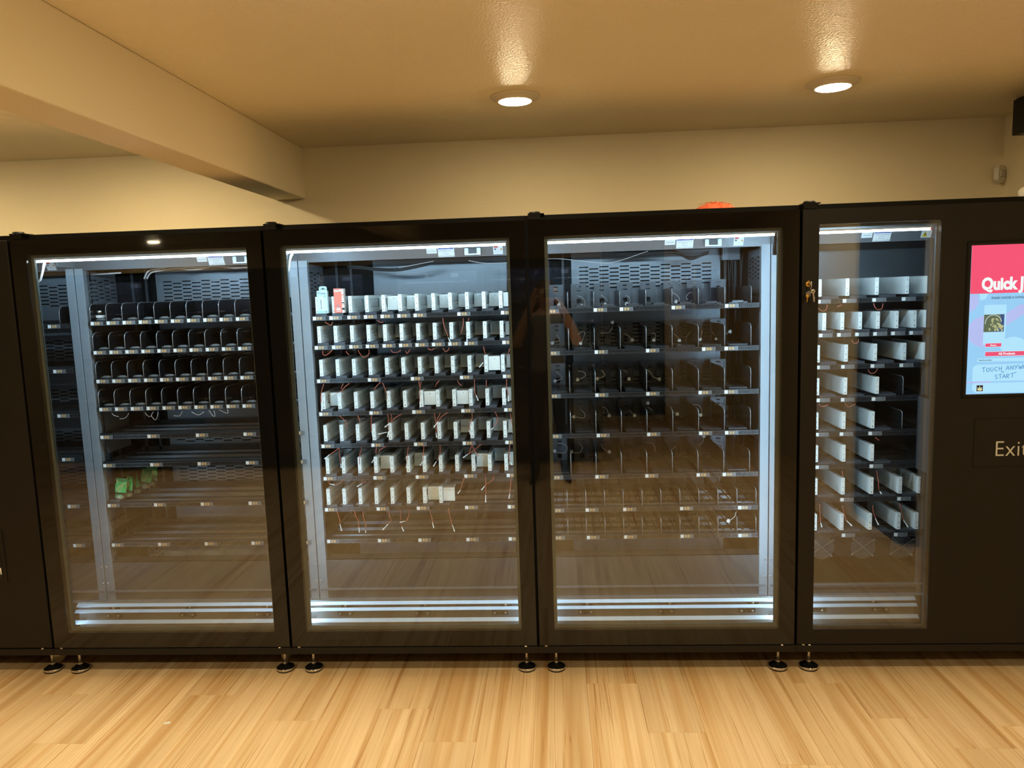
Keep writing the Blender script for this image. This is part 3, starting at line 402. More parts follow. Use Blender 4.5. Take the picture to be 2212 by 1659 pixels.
def machine(k, x0, w, label, glass=None, back='louvre', opposite=False, solid=False):
    root = thing('vending_machine', label, 'vending machine', (x0, 0, 0), 'vending machines along the back wall')
    P = lambda n, mb, m, par=root, bevel=0, loc=(0, 0, 0): build(n, mb, m, par, loc, bevel=bevel)
    g = .0002
    # shell: top, bottom deck, base beam, back
    sh = MB().box(g, .022, .032, .046, .165, 1.955).box(w-.022, w-g, .032, .046, .165, 1.955).box(g, w-g, .032, .83, 1.955, ZC).box(g, w-g, .03, .83, .135, .165).box(g, w-g, .81, .83, .165, 1.955)  # first two boxes: flanges added to block LED light leaking through door seams
    P('cabinet', sh, M['cab_black'], bevel=.0015)
    P('base_beam', MB().box(g, w-g, .0, .05, .102, .133), M['satin_black'], bevel=.002)
    P('base_frame', MB().box(g, w-g, .78, .83, .102, .135).box(g, .05, .05, .78, .102, .135).box(w-.05, w-g, .05, .78, .102, .135), M['cab_black'])
    if k == 0: P('side_panel', MB().box(g, .02, .032, .81, .165, 1.955), M['inner_dark'])
    if k == 4: P('side_panel', MB().box(w-.02, w-g, .032, .81, .165, 1.955), M['inner_dark'])
    for fx, fy in ((.076, .06), (w-.056, .06), (.076, .76), (w-.056, .76)):
        f = obj('levelling_foot', foot_me, root, (fx, fy, 0)); obj('foot_pad', pad_me, f)
    # inner fittings
    wi = .70 if k == 4 else w-.043          # right end of the shelf bay
    for pi_, (px0, px1) in enumerate(((.002, .0445), (wi, wi+.041))):
        P('corner_pillar', MB().box(px0, px1, .42, .45, .165, 1.955).box(px0 if px0 < .1 else px1-.003, px0+.003 if px0 < .1 else px1, .30, .42, 1.86, 1.955), M['inner_dark'] if (k == 4 and pi_) else M['pillar'], bevel=.002)
    for sx, pl in ((.026, 1), (wi+.014, -1)):
        if k == 4 and pl < 0: continue
        lad = MB(); z = .40
        lad.box(sx, sx+.003, .452, .460, .38, 1.86); lad.box(sx, sx+.003, .482, .490, .38, 1.86)
        while z < 1.86: lad.box(sx, sx+.003, .460, .482, z, z+.022); z += .031
        P('slotted_upright', lad, M['inner_grey'])
        sp = MB()
        for (z0, z1) in ((.93, 1.30), (1.305, 1.62)): sp.box(sx+.001, sx+.003, .50, .715, z0, z1)
        # upper plate with slots, running front to back
        for ci in range(4):
            ya = .505 + ci*.052; sp.box(sx+.001, sx+.003, ya+.047, ya+.052, 1.63, 1.84)
            zz = 1.70 + (.01 if ci % 2 else 0); last = 1.63
            while zz < 1.80: sp.box(sx+.001, sx+.003, ya, ya+.047, last, zz); last = zz+.006; zz += .0195
            sp.box(sx+.001, sx+.003, ya, ya+.047, last, 1.84)
        P('side_plate', sp, M['inner_grey'])
    if back == 'louvre':
        P('back_panel', louvre(.20, .955, .42, 1.86, .795, [(.70, .80), (.92, 1.01), (1.13, 1.23), (1.39, 1.50), (1.675, 1.80)]), M['inner_grey'])
    elif back == 'plain':
        P('back_panel', MB().box(.27, w-.07, .795, .799, .42, 1.86), M['inner_grey'])
    else:
        P('back_panel', MB().box(.10, .96, .795, .799, .42, 1.86), M['inner_grey'])
    # rear uprights and dark cables at the bay ends
    for rx in ((.055,) if k == 4 else (.075, .15, .97, 1.02)): P('rear_upright', MB().box(rx, rx+.012, .775, .785, .40, 1.86), M['inner_dark'])
    if k in (1, 2, 3):
        for ci in range(5):
            cx = .98 + ci*.018; ph = random.random()*6
            P('cable', MB().tube(smooth_path([(cx + .012*math.sin(ph+j*1.1), .765-.008*ci, 1.85-j*.19) for j in range(8)], 3), .004, 5), M['wire_black'])
    P('inner_roof', MB().box(.003, w-.003, .43, .80, 1.862, 1.872), M['inner_dark'])
    hd = P('header_panel', MB().prism([(.395, 1.955), (.402, 1.893), (.424, 1.846), (.436, 1.846), (.436, 1.955)], 'x', .003, w-.003), M['inner_grey'])
    if not solid:
        o = -.028 if k == 4 else 0   # sticker offset
        bx = .222 if k == 4 else 0
        st = lambda xa, xb, za, zb, m=M['paper'], n='sticker', y=.3995: build(n, MB().box(xa, xb, y, y+.0012, za, zb), m, hd)
        tilt = lambda z: .402 + (1.893-z)*.47
        def tst(xa, xb, za, zb, m=M['paper'], n='sticker', d=.0):
            mb = MB(); ya, yb = tilt(za)-.0012-d, tilt(zb)-.0012-d
            mb.v = [(xa, ya, za), (xb, ya, za), (xb, yb, zb), (xa, yb, zb), (xa, ya+.001, za), (xb, ya+.001, za), (xb, yb+.001, zb), (xa, yb+.001, zb)]
            for q in ((3,2,1,0),(4,5,6,7),(0,1,5,4),(1,2,6,5),(2,3,7,6),(3,0,4,7)): mb.f.append(q); mb.m.append(0); mb.sm.append(False)
            return build(n, mb, m, hd)
        def ttx(body, size, x, z, m=M['ink'], align='CENTER'):
            return text('lettering', body, size, (x, tilt(z)-.0028, z), m, hd, rot=(math.pi/2-.44, 0, 0), align=align, ext=.0002)
        a = .62 - bx; tst(a, a+.048, 1.866, 1.889); ttx('SERIAL NUMBER', .0052, a+.024, 1.8755)
        a = .673 - bx; tst(a, a+.077, 1.849, 1.892); tst(a+.003, a+.074, 1.884, 1.8915, M['blue'], d=.0008)
        ttx('ATTENTION', .0062, a+.042, 1.8856, M['paper'])
        for t_, z_ in (('ELECTRICAL POWER', 1.8765), ('SHUT OFF', 1.869), ('BEWARE', 1.8605), ('OF ELECTRICAL HAZARDS', 1.8525)): ttx(t_, .0062, a+.0385, z_)
        if k != 4:
            P('latch_plate', MB().box(.80, .817, .394, .4, 1.852, 1.884).box(.857, .874, .394, .4, 1.852, 1.884).box(.817, .857, .394, .4, 1.852, 1.858).box(.817, .857, .398, .402, 1.858, 1.884, 1), [M['alu'], M['inner_dark']], hd)
            xs = [.932] if k != 1 else [-.128, .932]
            for a in xs:
                tst(a, a+.045, 1.852, 1.892); tst(a+.004, a+.022, 1.882, 1.8915, M['red'], d=.0008); tst(a+.034, a+.041, 1.871, 1.877, M['orange'], d=.0008); tst(a+.006, a+.013, 1.872, 1.878, M['ink'], d=.0008)
                for zz in (1.8575, 1.8635): ttx('i i i', .005, a+.022, zz)
        else:
            a = .661; tst(a, a+.044, 1.858, 1.90); tst(a+.0, a+.044, 1.889, 1.8995, M['red'], d=.0008); ttx('WARNING', .0078, a+.0222, 1.8905, M['paper'])
            mb = MB(); z0, z1 = 1.862, 1.885
            mb.v = [(a+.003, tilt(z0)-.003, z0), (a+.027, tilt(z0)-.003, z0), (a+.015, tilt(z1)-.003, z1)]; mb.f = [(0, 1, 2)]; mb.m = [0]; mb.sm = [False]
            mb.v += [(x, y+.001, z) for x, y, z in mb.v]; mb.f += [(5, 4, 3), (0, 1, 4, 3), (1, 2, 5, 4), (2, 0, 3, 5)]; mb.m += [0]*4; mb.sm += [False]*4
            build('warning_triangle', mb, M['yellow'], hd)
            bz = MB().prism([(a+.0165, 1.880), (a+.0115, 1.8725), (a+.0145, 1.8725), (a+.013, 1.866), (a+.019, 1.874), (a+.0155, 1.874)], 'y', tilt(1.873)-.006, tilt(1.873)-.0045)
            build('bolt_mark', bz, M['ink'], hd)
            for zz in (1.880, 1.873, 1.866): ttx('MMM', .0042, a+.035, zz)
    # fans and the ledge in front of them
    if not solid:
        fx = {1: (.098, .30, .50, .70, .90), 2: (.198, .40, .60, .802), 3: (.274, .477, .683, .889), 4: (.17, .375, .586, .786)}[k]
        zf = .292 if k == 4 else .305
        P('fan_panel', MB().box(.12 if k != 3 else .18, wi-.09 if k != 4 else wi+.1, .775, .78, .24, .36), M['fan_plate'] if k != 4 else M['inner_dark'])
        for a in fx:
            if a < wi+.1: obj('fan_guard', fan_me, root, (a, .768, zf))
    zl = .387 if k != 4 else .21
    P('lower_panel', MB().box(.045, wi, .424, .43, .165, zl).box(.045, wi, .424, .50, zl-.004, zl), M['inner_dark'])
    P('ledge_strip', MB().box(.01, wi+.03, .415, .424, .228, .236).box(.01, wi+.03, .40, .424, .180, .186), M['inner_grey'])
    for sx_ in (.012, wi+.03):
        for sz_ in (.36, .275): obj('panel_screw', screw_me, root, (sx_, .42, sz_))
    # the door
    ga, gb, gz0, gz1 = (.0722, w-.0703, .205, 1.897) if k != 4 else (.0715, .545, .203, 1.903)
    gap = .006; zb = .138
    fm = M['gloss_black'] if k in (1, 2, 3) else M['satin_black']
    if solid:
        door = P('door', MB().box(gap, w-gap, 0, .03, zb, ZT), fm, bevel=.003)
        # pick-up opening with its frame
        fx1 = w-.178
        P('pickup_frame', MB().box(fx1-.5, fx1, -.004, 0, .452, .69), M['satin_black'], door, bevel=.002)
        P('pickup_flap', MB().box(fx1-.48, fx1-.02, -.006, -.004, .475, .66), M['gloss_black'], door, bevel=.001)
        P('flap_label', MB().box(fx1-.026, fx1-.0205, -.0066, -.0058, .49, .52), M['paper'], door)
    else:
        door = P('door', MB().box(gap, ga, 0, .03, zb, ZT).box(gb, w-gap, 0, .03, zb, ZT).box(ga, gb, 0, .03, zb, gz0).box(ga, gb, 0, .03, gz1, ZT), fm)
        P('glass_pane', MB().box(ga, gb, .0005, .0055, gz0, gz1), M['glass'], door)
        i = .014 if k != 4 else .004
        P('gasket', MB().box(ga-.02, ga+i, .030, .042, gz0-.02, gz1+.02).box(gb-i, gb+.02, .030, .042, gz0-.02, gz1+.02).box(ga+i, gb-i, .030, .042, gz0-.02, gz0+i).box(ga+i, gb-i, .030, .042, gz1-.012, gz1+.02), M['gasket'] if k != 4 else M['inner_dark'], door)
        P('inner_pane', MB().box(ga+i, gb-i, .032, .037, gz0+i, gz1-.012), M['glass'], door)
        la, lb = ga+.008, gb-.02
        P('led_bar', MB().box(la, lb, .046, .054, 1.868, 1.877), M['led'], door)
        P('led_channel', MB().box(la-.004, lb+.004, .044, .058, 1.877, 1.884), M['alu'], door)
        ra, rb_ = .046, (w-.046 if k != 4 else .552)
        lr = P('lower_rail_plate', MB().box(ra, rb_, .1325, .137, .165, .297).box(ra, rb_, .137, .17, .165, .17), M['sheet'])
        for z0, z1, yr in ((.280, .2915, .116), (.2585, .2685, .100), (.212, .2255, .082)):
            build('aluminium_rail', MB().prism([(yr+.0155, z0-.001), (yr+.0005, z0-.001), (yr, z0+.001), (yr+.014, z1), (yr+.0155, z1)], 'x', ra, rb_), M['alu'], lr)
            build('rail_foot', MB().box(ra+.01, ra+.03, yr+.0155, .1335, z0, z0+.004).box(rb_-.03, rb_-.01, yr+.0155, .1335, z0, z0+.004), M['sheet'], lr)
        if k != 4: pos_a, pos_b = (.217, .585, .95), (.2, .557, .912)
        else: pos_a, pos_b = (.37,), (.115, .39)
        for a in pos_a: obj('bracket', bracket_a, lr, (a-.019, .1315, .272))
        for a in pos_b: obj('bracket', bracket_b, lr, (a-.019, .1315, .234))
    P('hinge', MB().box(.008, .075, .0, .06, ZC, ZC+.004).lathe([(0, .012), (.02, .012), (.024, .008), (.024, 0)], .036, .02, ZC, 16).box(.01, .06, -.001, .03, ZT+.002, ZC), M['cab_black'])
    P('hinge_pin', MB().lathe([(0, -.004), (.008, -.004), (.008, .006), (0, .006)], .034, .008, .134, 10), M['beige'])
    P('latch_bolt', MB().lathe([(0, 0), (.008, 0), (.008, .003), (.004, .004), (.004, .007), (0, .007)], w-.055 if k != 4 else .06, .006, .132, 10), M['chrome'])
    return root, door
M['sheet'] = pm('mid_grey_sheet', (.16, .16, .155), .45)
LAB = ['solid black door vending machine at the far left, cut by the frame',
       'glass door vending machine with green packets on a lower tray',
       'glass door vending machine full of white motor lanes and a red carton',
       'glass door vending machine with black dividers and white cable plugs',
       'black vending machine with narrow window, lit touch screen and exit flap']
mach = {}
for k in range(5):
    mach[k] = machine(k, (k-1)*W, W if k < 4 else 1.25, LAB[k], back={1: 'louvre', 3: 'louvre', 0: 'louvre', 2: 'plain', 4: 'dark'}[k], solid=(k == 0))
for cx, cy, kk, rz in ((-.085, .14, 0, 0), (.09, .21, 1, 0), (1.02, .15, 1, 1.45)):
    r_ = mach[kk][0]
    c_ = build('caster', MB().lathe([(0, -.012), (.030, -.012), (.036, -.006), (.036, .006), (.030, .012), (0, .012)], 0, 0, 0, 24, axis='y'), M['beige'], r_, (cx + (W if kk == 0 else 0), cy, .036), (0, 0, rz))
    build('caster_fork', MB().box(-.02, .02, -.018, -.013, 0, .066).box(-.02, .02, .013, .018, 0, .066), M['steel'], c_)

# ------------------------------------------------------------------ shelf trays
TRAYZ = {0: [1.57, 1.35, 1.129, .909, .669, .466],
         1: [1.578, 1.436, 1.295, 1.156, 1.017, .874, .67, .466],
         2: [1.569, 1.429, 1.268, 1.107, .949, .787, .631, .47],
         3: [1.568, 1.371, 1.167, .973, .772, .609, .472],
         4: [1.574, 1.419, 1.271, 1.117, .955, .799, .64, .466]}
ORD = ['topmost', 'second from the top', 'third from the top', 'fourth from the top', 'fifth from the top', 'sixth from the top', 'seventh from the top', 'lowest']
WHERE = ['beside the solid far left door', 'in the green packet machine', 'in the red carton machine', 'in the white cable plug machine', 'behind the narrow window by the touch screen']
YT = .42
def pan_mesh(ln, kind):
    mb = MB()
    if kind == 'solid':
        mb.box(0, ln, .004, .36, .0, .003); mb.box(0, ln, .0, .004, .0, .0225)
        mb.box(0, .003, .004, .36, .003, .02); mb.box(ln-.003, ln, .004, .36, .003, .02)
        return mb.mesh('pan', M['tray'])
    mb.box(0, ln, .0, .004, .0, .0225); mb.box(0, ln, .0, .035, .021, .023)
    for y in (.085, .195, .30): mb.box(.003, ln-.003, y, y+.045, .012, .016, 1); mb.box(.003, ln-.003, y, y+.003, .0, .012, 1)
    mb.box(.003, ln-.003, .05, .058, .010, .016, 1)
    mb.box(0, .003, .004, .36, .0, .03); mb.box(ln-.003, ln, .004, .36, .0, .03); mb.box(0, ln, .355, .36, 0, .035)
    return mb.mesh('pan', [M['tray'], M['slat']])
PAN = {(w, kd): pan_mesh(l, kd) for w, l in (('full', W-.1), ('short', .665)) for kd in ('solid', 'slat')}
def divider_mesh(h, r, depth=.345, drop=0.0):
    pts = [(0, 0), (0, h-r)]
    for i in range(1, 7): a = math.pi - i*math.pi/12; pts.append((r + r*math.cos(a), h - r + r*math.sin(a)))
    pts += [(depth, h+drop), (depth, 0)]
    me = MB().prism(pts, 'x', 0, .0022).mesh('divider', M['plastic_black'])
    ed = MB().tube([(.0011, p[0]-.0006, p[1]+.0004) for p in pts[:8]] + [(.0011, min(.16, depth), h+.0004)], .0019, 5).mesh('edge_glint', M['edge'])  # added strip that draws the LED glint along the divider's edge
    return me, ed
DIV = {'m1': divider_mesh(.083, .03), 'm3a': divider_mesh(.075, .012, .30), 'm3': divider_mesh(.100, .022, .30), 'm3low': divider_mesh(.077, .02, .33), 'm4': divider_mesh(.082, .016, .30)}
roll_me = MB().tube([(0, 0, 0), (.008, 0, 0), (.012, 0, .001), (.04, 0, .001), (.044, 0, 0), (.052, 0, 0)], [.0025, .003, .0055, .0055, .003, .0025], 8).tube([(.002, -.004, -.003), (.05, -.004, -.003)], .002, 5).mesh('pusher_roller', M['holder'])
def module_mesh(l=.335):
    mb = MB()
    mb.box(0, .009, 0, l, 0, .079)
    mb.box(.009, .0165, 0, .017, 0, .079)
    mb.box(.009, .0165, .017, l, 0, .020); mb.box(.009, .0165, .017, l, .063, .079)
    mb.box(.009, .0125, .017, l, .026, .036); mb.box(.009, .0125, .017, l, .042, .050); mb.box(.009, .0125, .017, l, .055, .060)
    mb.box(.009, .0150, .017, .045, .020, .030)
    for z, r in ((.064, .0019), (.034, .0019), (.010, .0024)):
        mb.lathe([(0, -.0007), (r, -.0006), (r, .0003)], .0085, 0, z, 8, 1, 'y')
    mb.box(.005, .012, -.0006, .0002, .0715, .0722, 1)
    return mb.mesh('lane_motor', [M['white'], M['dot']])
MOD = module_mesh()
PLATE = MB().box(0, .056, 0, .010, 0, .066).lathe([(0, -.0006), (.0019, -.0005), (.0019, .0003)], .031, 0, .055, 8, 1, 'y').lathe([(0, -.0006), (.0014, -.0005), (.0014, .0003)], .047, 0, .012, 8, 1, 'y').box(.004, .052, .01, .08, .058, .066).mesh('pusher_plate', [M['white'], M['dot']])
PLAT = MB().box(0, .054, 0, .34, 0, .0115).mesh('lane_floor', M['lane'])
PLAT4 = MB().box(0, .075, 0, .34, 0, .0115).mesh('lane_floor', M['lane'])
PADF = MB().box(.018, .104, .012, .33, 0, .004).box(.018, .104, .012, .016, .004, .008).box(.03, .055, .06, .13, .004, .0044, 1).box(.03, .055, .16, .23, .004, .0044, 1).mesh('lane_floor', [M['tray'], M['slat']])
PADF_T = MB().box(.018, .06, .012, .05, 0, .004).box(.035, .085, .02, .09, .002, .012).box(.085, .105, .02, .06, 0, .006).mesh('lane_floor', M['slat'])
PADR = MB().box(.018, .085, .012, .02, .0, .004).box(.03, .034, .02, .30, -.004, .002).box(.066, .07, .02, .30, -.004, .002).mesh('lane_track', M['slat'])
def backplate_mesh():
    mb = MB(); w, h = .076, .125
    mb.box(0, .027, 0, .004, 0, h); mb.box(.049, w, 0, .004, 0, h)
    mb.box(.027, .049, 0, .004, .115, h); mb.box(.027, .049, 0, .004, .094, .109); mb.box(.027, .049, 0, .004, .05, .088); mb.box(.027, .049, 0, .004, 0, .022)
    mb.box(0, w, .004, .03, 0, .02); mb.box(.006, .008, -.002, 0, 0, h); mb.box(.066, .068, -.002, 0, 0, h); mb.box(-.002, 0, -.004, .004, 0, h)
    for x, z in ((.033, .1015), (.041, .1015)): mb.lathe([(0, -.0008), (.0018, -.0007), (.0018, .0003)], x, 0, z, 6, 1, 'y')
    return mb.mesh('motor_plate', [M['plate_grey'], M['dot']])
BPL = backplate_mesh()

def add_tags(t, k, row, xs, buttons=True):
    for x in xs:
        h = obj('label_holder', holder_me, t, (x, 0, 0)); obj('label_tag', tag_me, h)
        if buttons:
            obj('amber_square', but_me, h); obj('amber_square', but_me, h, (.0135, 0, 0))
def add_wires(t, k, row, z):
    for (Y, pts, con) in WIRES.get((k, row), []):
        thin = k == 1
        rr = .0012 if thin else .0016
        nm = M['wire_white'] if k in (3, 1) else (M['wire_black'] if k == 4 and (row, len(pts)) in ((2, 4), (1, 5)) and random.random() < .5 else M['wire_red'])
        dy = [(random.random()-.5)*.02 for _ in pts]
        p3 = [(x, Y-YT + (dy[i] if i else 0), zz - z) for i, (x, zz) in enumerate(pts)]
        wv = build('wire', MB().tube(smooth_path(p3, 4), rr, 5), nm, t)
        if con:
            if len(con) == 2:
                a, b_ = con; A_ = Vector((a[0], Y-YT, a[1]-z)); B_ = Vector((b_[0], Y-YT-.004, b_[1]-z))
                d_ = (B_-A_)
                build('connector', MB().tube([A_, A_+d_*.1, A_+d_*.72, A_+d_*.75, A_+d_*.97, B_], [.0016, .0021, .0021, .0034, .0034, .002], 6), M['conn'], wv)
            else:
                cx, cz = con[0]; a = random.random()*1.2
                mb = MB(); mb.box(-.0075, .0075, -.004, .004, -.006, .006); mb.box(-.004, .004, -.003, .003, .006, .010)
                build('connector', mb, M['conn'], wv, (cx, Y-YT, cz-z), (0, a, 0))
M3BP0, M3BPP = .079, .1163
trays = {}
for k in range(5):
    for r, z in enumerate(TRAYZ[k], 1):
        x0 = (k-1)*W
        size = 'short' if k == 4 else 'full'
        flat = (k == 0) or (k == 1 and r > 4) or (k == 2 and r > 6) or (k == 3 and r > 5) or (k == 4 and r > 3)
        ordn = ORD[r-1] if r < len(TRAYZ[k]) else 'lowest'
        what = 'black tray' 
        if k == 1: what = 'black round-divider tray' if r < 5 else 'bare slatted tray'
        if k == 2: what = 'full white motor tray' if r < 7 else ('part-filled white motor tray' if r == 7 else 'empty slatted tray')
        if k == 3: what = 'tall black divider tray' if r < 6 else 'low narrow divider tray'
        if k == 4: what = 'broad white motor tray'
        if k == 0: what = 'dark slatted tray end'
        t = thing('shelf_tray', f'{what}, {ordn} {WHERE[k]}', 'shelf', (x0, YT, z), 'trays of the ' + ['far left machine', 'green packet machine', 'red carton machine', 'cable plug machine', 'touch screen machine'][k])
        trays[k, r] = t
        obj('pan', PAN[size, 'slat' if flat else 'solid'], t, (.05, 0, 0))
        obj('front_rail', rail_me[size], t, (.05, 0, 0))
        T = TAGS.get((k, r), [])
        if k == 0:
            add_tags(t, k, r, T)
            if r == 1: d = obj('divider', DIV['m1'][0], t, (1.0, .01, .0225)); obj('edge_glint', DIV['m1'][1], d)
        elif k == 1:
            if r <= 4:
                for i in range(13):
                    x = .057 + .0802*i
                    d = obj('divider', DIV['m1'][0], t, (x, .004, .0225)); obj('edge_glint', DIV['m1'][1], d)
                    obj('pusher_roller', roll_me, t, (x+.012, .03, .029))
                add_tags(t, k, r, [.0615 + .0802*i for i in range(12)])
            else: add_tags(t, k, r, T + [T[-1]+.24-.0])
            if r == 7: build('pusher_paddle', MB().box(0, .05, 0, .006, 0, .014).box(-.014, .066, .004, .01, 0, .004), M['slat'], t, (.063, .006, .0235))
        elif k == 2:
            add_tags(t, k, r, T)
            n = 12 if r < 7 else (8 if r == 7 else 0)
            pd = {1: [.30, .30, .28, .28, .06, .15, .30, .16, .30, .30, .22, .05], 2: [.31]*3+[.2, .24]+[.3]*2+[.28, .28, .26, .25, .16], 3: [.31]*5+[.30, .27, .27, .27, .25, .02, .16],
                  4: [.09, .28, .31, .28, .31, .31, .03, .28, .03, .26, .26, .13], 5: [.24, .30, .31, .31, .27, .31, .29, .27, .16, .25, .20, .12], 6: [.31, .31, .31, .08, .31, .14, .31, .31, .29, .08, .24, .11],
                  7: [.31, .29, .31, .31, .27, .31, .05, .02]}.get(r, [])
            sx = .073 if r < 7 else .067
            for i in range(n):
                x = sx + .0797*i
                d = obj('lane_motor', MOD, t, (x, .002, .034))
                obj('pusher_plate', PLATE, d, (.0185, pd[i]*.78, .006))
                obj('lane_floor', PLAT, t, (x-.002, .0, .0225))
            if r == 7: build('loose_bracket', MB().box(0, .045, 0, .08, 0, .012), M['alu'], t, (.655, .27, .06))
        elif k == 3:
            add_tags(t, k, r, T)
            if r <= 5:
                for i in range(8):
                    dm, em = DIV['m3a' if r == 1 else 'm3']
                    x = .17 + .1206*i - (.003 if r == 5 else 0)
                    d = obj('divider', dm, t, (x, .004, .0225)); obj('edge_glint', em, d)
                for i in range(8):
                    if not (r == 4 and i == 0): obj('motor_plate', BPL, t, (M3BP0 + M3BPP*i, .31, .012))
                    if not (r == 4 and i == 0): obj('lane_floor', PADF_T if r == 1 else PADF, t, (.055 + .1206*i, .004, .0228))
            else:
                for i in range(11):
                    x = .145 + .0898*i
                    d = obj('divider', DIV['m3low'][0], t, (x, .004, .0225)); obj('edge_glint', DIV['m3low'][1], d)
                for i in range(11): obj('lane_track', PADR, t, (.062 + .0898*i, .006, .0265))
        elif k == 4:
            add_tags(t, k, r, T, buttons=False)
            xs = {1: [.214, .338, .469, .603, .695], 2: [.237, .318, .398, .478, .561, .641, .697], 3: [.211, .338, .469, .600, .693], 4: [.211, .338, .482], 5: [.21, .334, .466], 6: [.211, .337, .467], 7: [.211, .337, .469, .600, .690], 8: [.211, .335, .466, .598, .680]}[r]
            for i, x in enumerate([.085]*(r != 2) + [.076, .156]*(r == 2) + xs):
                d = obj('lane_motor', MOD, t, (x, .002, .034))
                obj('lane_floor', PLAT if r == 2 else PLAT4, t, (x-.002 if r == 2 else x+.018, .0, .0225))
            if r in (4, 5):
                d = obj('divider', DIV['m4'][0], t, (.607, .004, .03)); obj('edge_glint', DIV['m4'][1], d)
        add_wires(t, k, r, z)

# cables loose inside the machines
def cable(parent, pts, r, mat, n=4, name='cable'):
    return build(name, MB().tube(smooth_path(pts, n), r, 6), mat, parent)
m1, d1 = mach[1]; m2, d2 = mach[2]; m3, d3 = mach[3]; m4, d4 = mach[4]
cable(m1, [(x, .55, z) for x, z in [(.275, 1.80), (.30, 1.838), (.348, 1.847), (.439, 1.857), (.509, 1.848), (.573, 1.846), (.64, 1.85), (.74, 1.842), (.86, 1.838), (.98, 1.846)]], .0042, M['wire_white'])
cable(m1, [(x, .56, z) for x, z in [(.283, 1.80), (.305, 1.828), (.35, 1.838), (.439, 1.847), (.509, 1.838), (.573, 1.841), (.64, 1.852), (.74, 1.838), (.86, 1.846), (.98, 1.842)]], .0042, M['wire_white'])
build('cable', MB().tube([(.031, .5, 1.827), (.188, .5, 1.832)], .004, 6), M['wire_white'], m1)
for dd, pts, yy in ((m1, [(.047, 1.857), (.066, 1.866), (.101, 1.872), (.110, 1.875), (.104, 1.861), (.078, 1.793), (.064, 1.797), (.030, 1.844)], .066), (m2, [(.057, 1.855), (.074, 1.859), (.088, 1.871), (.105, 1.875), (.086, 1.834), (.080, 1.797), (.070, 1.80), (.056, 1.835)], .066)):
    cable(dd, [(x, yy, z) for x, z in pts[:4]], .0012, M['wire_white'], name='led_wire')
    cable(dd, [(x, yy, z) for x, z in pts[3:]], .0048, M['conn'], 2, name='led_sleeve')
for m_, L_ in ((m2, [[(.474, 1.808), (.534, 1.816), (.643, 1.833)], [(.81, 1.83), (.863, 1.818), (.923, 1.813), (1.0, 1.813)]]), (m3, [[(.073, 1.825), (.146, 1.822), (.236, 1.81), (.333, 1.797), (.405, 1.801), (.55, 1.844)]])):
    for q in L_: cable(m_, [(x, .46, z) for x, z in q], .0014, M['wire_white'])
for i in range(4): cable(m2, [(x, .52+.01*i, z-.004*i) for x, z in [(.206, 1.828), (.276, 1.824), (.352, 1.812), (.463, 1.808), (.60, 1.83)]], .0022, M['wire_black'])
for i in range(5): cable(m3, [(x, .50+.012*i, z-.005*(i % 3)) for x, z in [(.40, 1.842), (.60, 1.842), (.68, 1.834+.004*i), (.76, 1.826-.005*i), (.84, 1.835)]], .003, M['wire_black'])
# black lift shaft and light bar inside the touch screen machine
build('lift_shaft', MB().box(.668, .715, .25, .40, .80, 1.11).box(.664, .668, .25, .40, .80, 1.14), M['inner_dark'], m4, bevel=.002)
build('lift_wall', MB().box(.742, .75, .06, .41, .17, 1.95), M['inner_dark'], m4)
build('light_tube', MB().tube([(.553, .05, .90), (.553, .05, 1.14)], .0025, 8), M['alu'], m4)
build('cable_tie', MB().tube([(.58, .10, .62), (.58, .10, 1.14)], .0035, 6), M['inner_grey'], m4)
build('junction_box', MB().box(.955, 1.04, .74, .78, 1.80, 1.86).box(.965, 1.03, .735, .74, 1.815, 1.85), M['inner_grey'], m3)
pl = build('vent_plate', MB().box(.955, .99, .76, .764, .99, 1.06).box(1.0, 1.04, .76, .764, .99, 1.06), M['inner_grey'], m3)
build('vent_hole', MB().lathe([(0, -.001), (.018, -.001), (.018, 0)], .972, .76, 1.025, 16, 0, 'y').lathe([(0, -.001), (.018, -.001), (.018, 0)], 1.02, .76, 1.025, 16, 0, 'y'), M['ink'], pl)
cn = build('corner_cover', MB().box(W-.093, W-.045, .046, .07, 1.79, 1.884).box(W-.045, W-.028, .046, .07, 1.775, 1.80, 1), [M['plastic_black'], M['paper']], m3)
cn['label'] = 'black corner cover at the end of the light bar'

# ------------------------------------------------------------------ goods
jar = thing('glass_jar', 'small clear jar with silver lid in the first lane of the top tray', 'jar', (.079, .475, TRAYZ[1][0]+.026))
build('body', MB().lathe([(0, 0), (.0195, 0), (.021, .002), (.021, .028), (.019, .031), (.0175, .031), (.0175, .004), (0, .003)], seg=24), M['glass'], jar)
build('lid', MB().lathe([(0, .047), (.020, .047), (.0215, .045), (.0215, .0315), (.0, .0315)], seg=24), M['chrome'], jar)
build('content', MB().lathe([(0, .0035), (.0165, .0045), (.0165, .018), (0, .02)], seg=16), pm('olive_buds', (.25, .26, .12), .8, var=.3, scale=120), jar)
build('band', MB().lathe([(.0213, .012), (.0214, .0125), (.0214, .024), (.0213, .0245)], seg=24), M['paper'], jar)

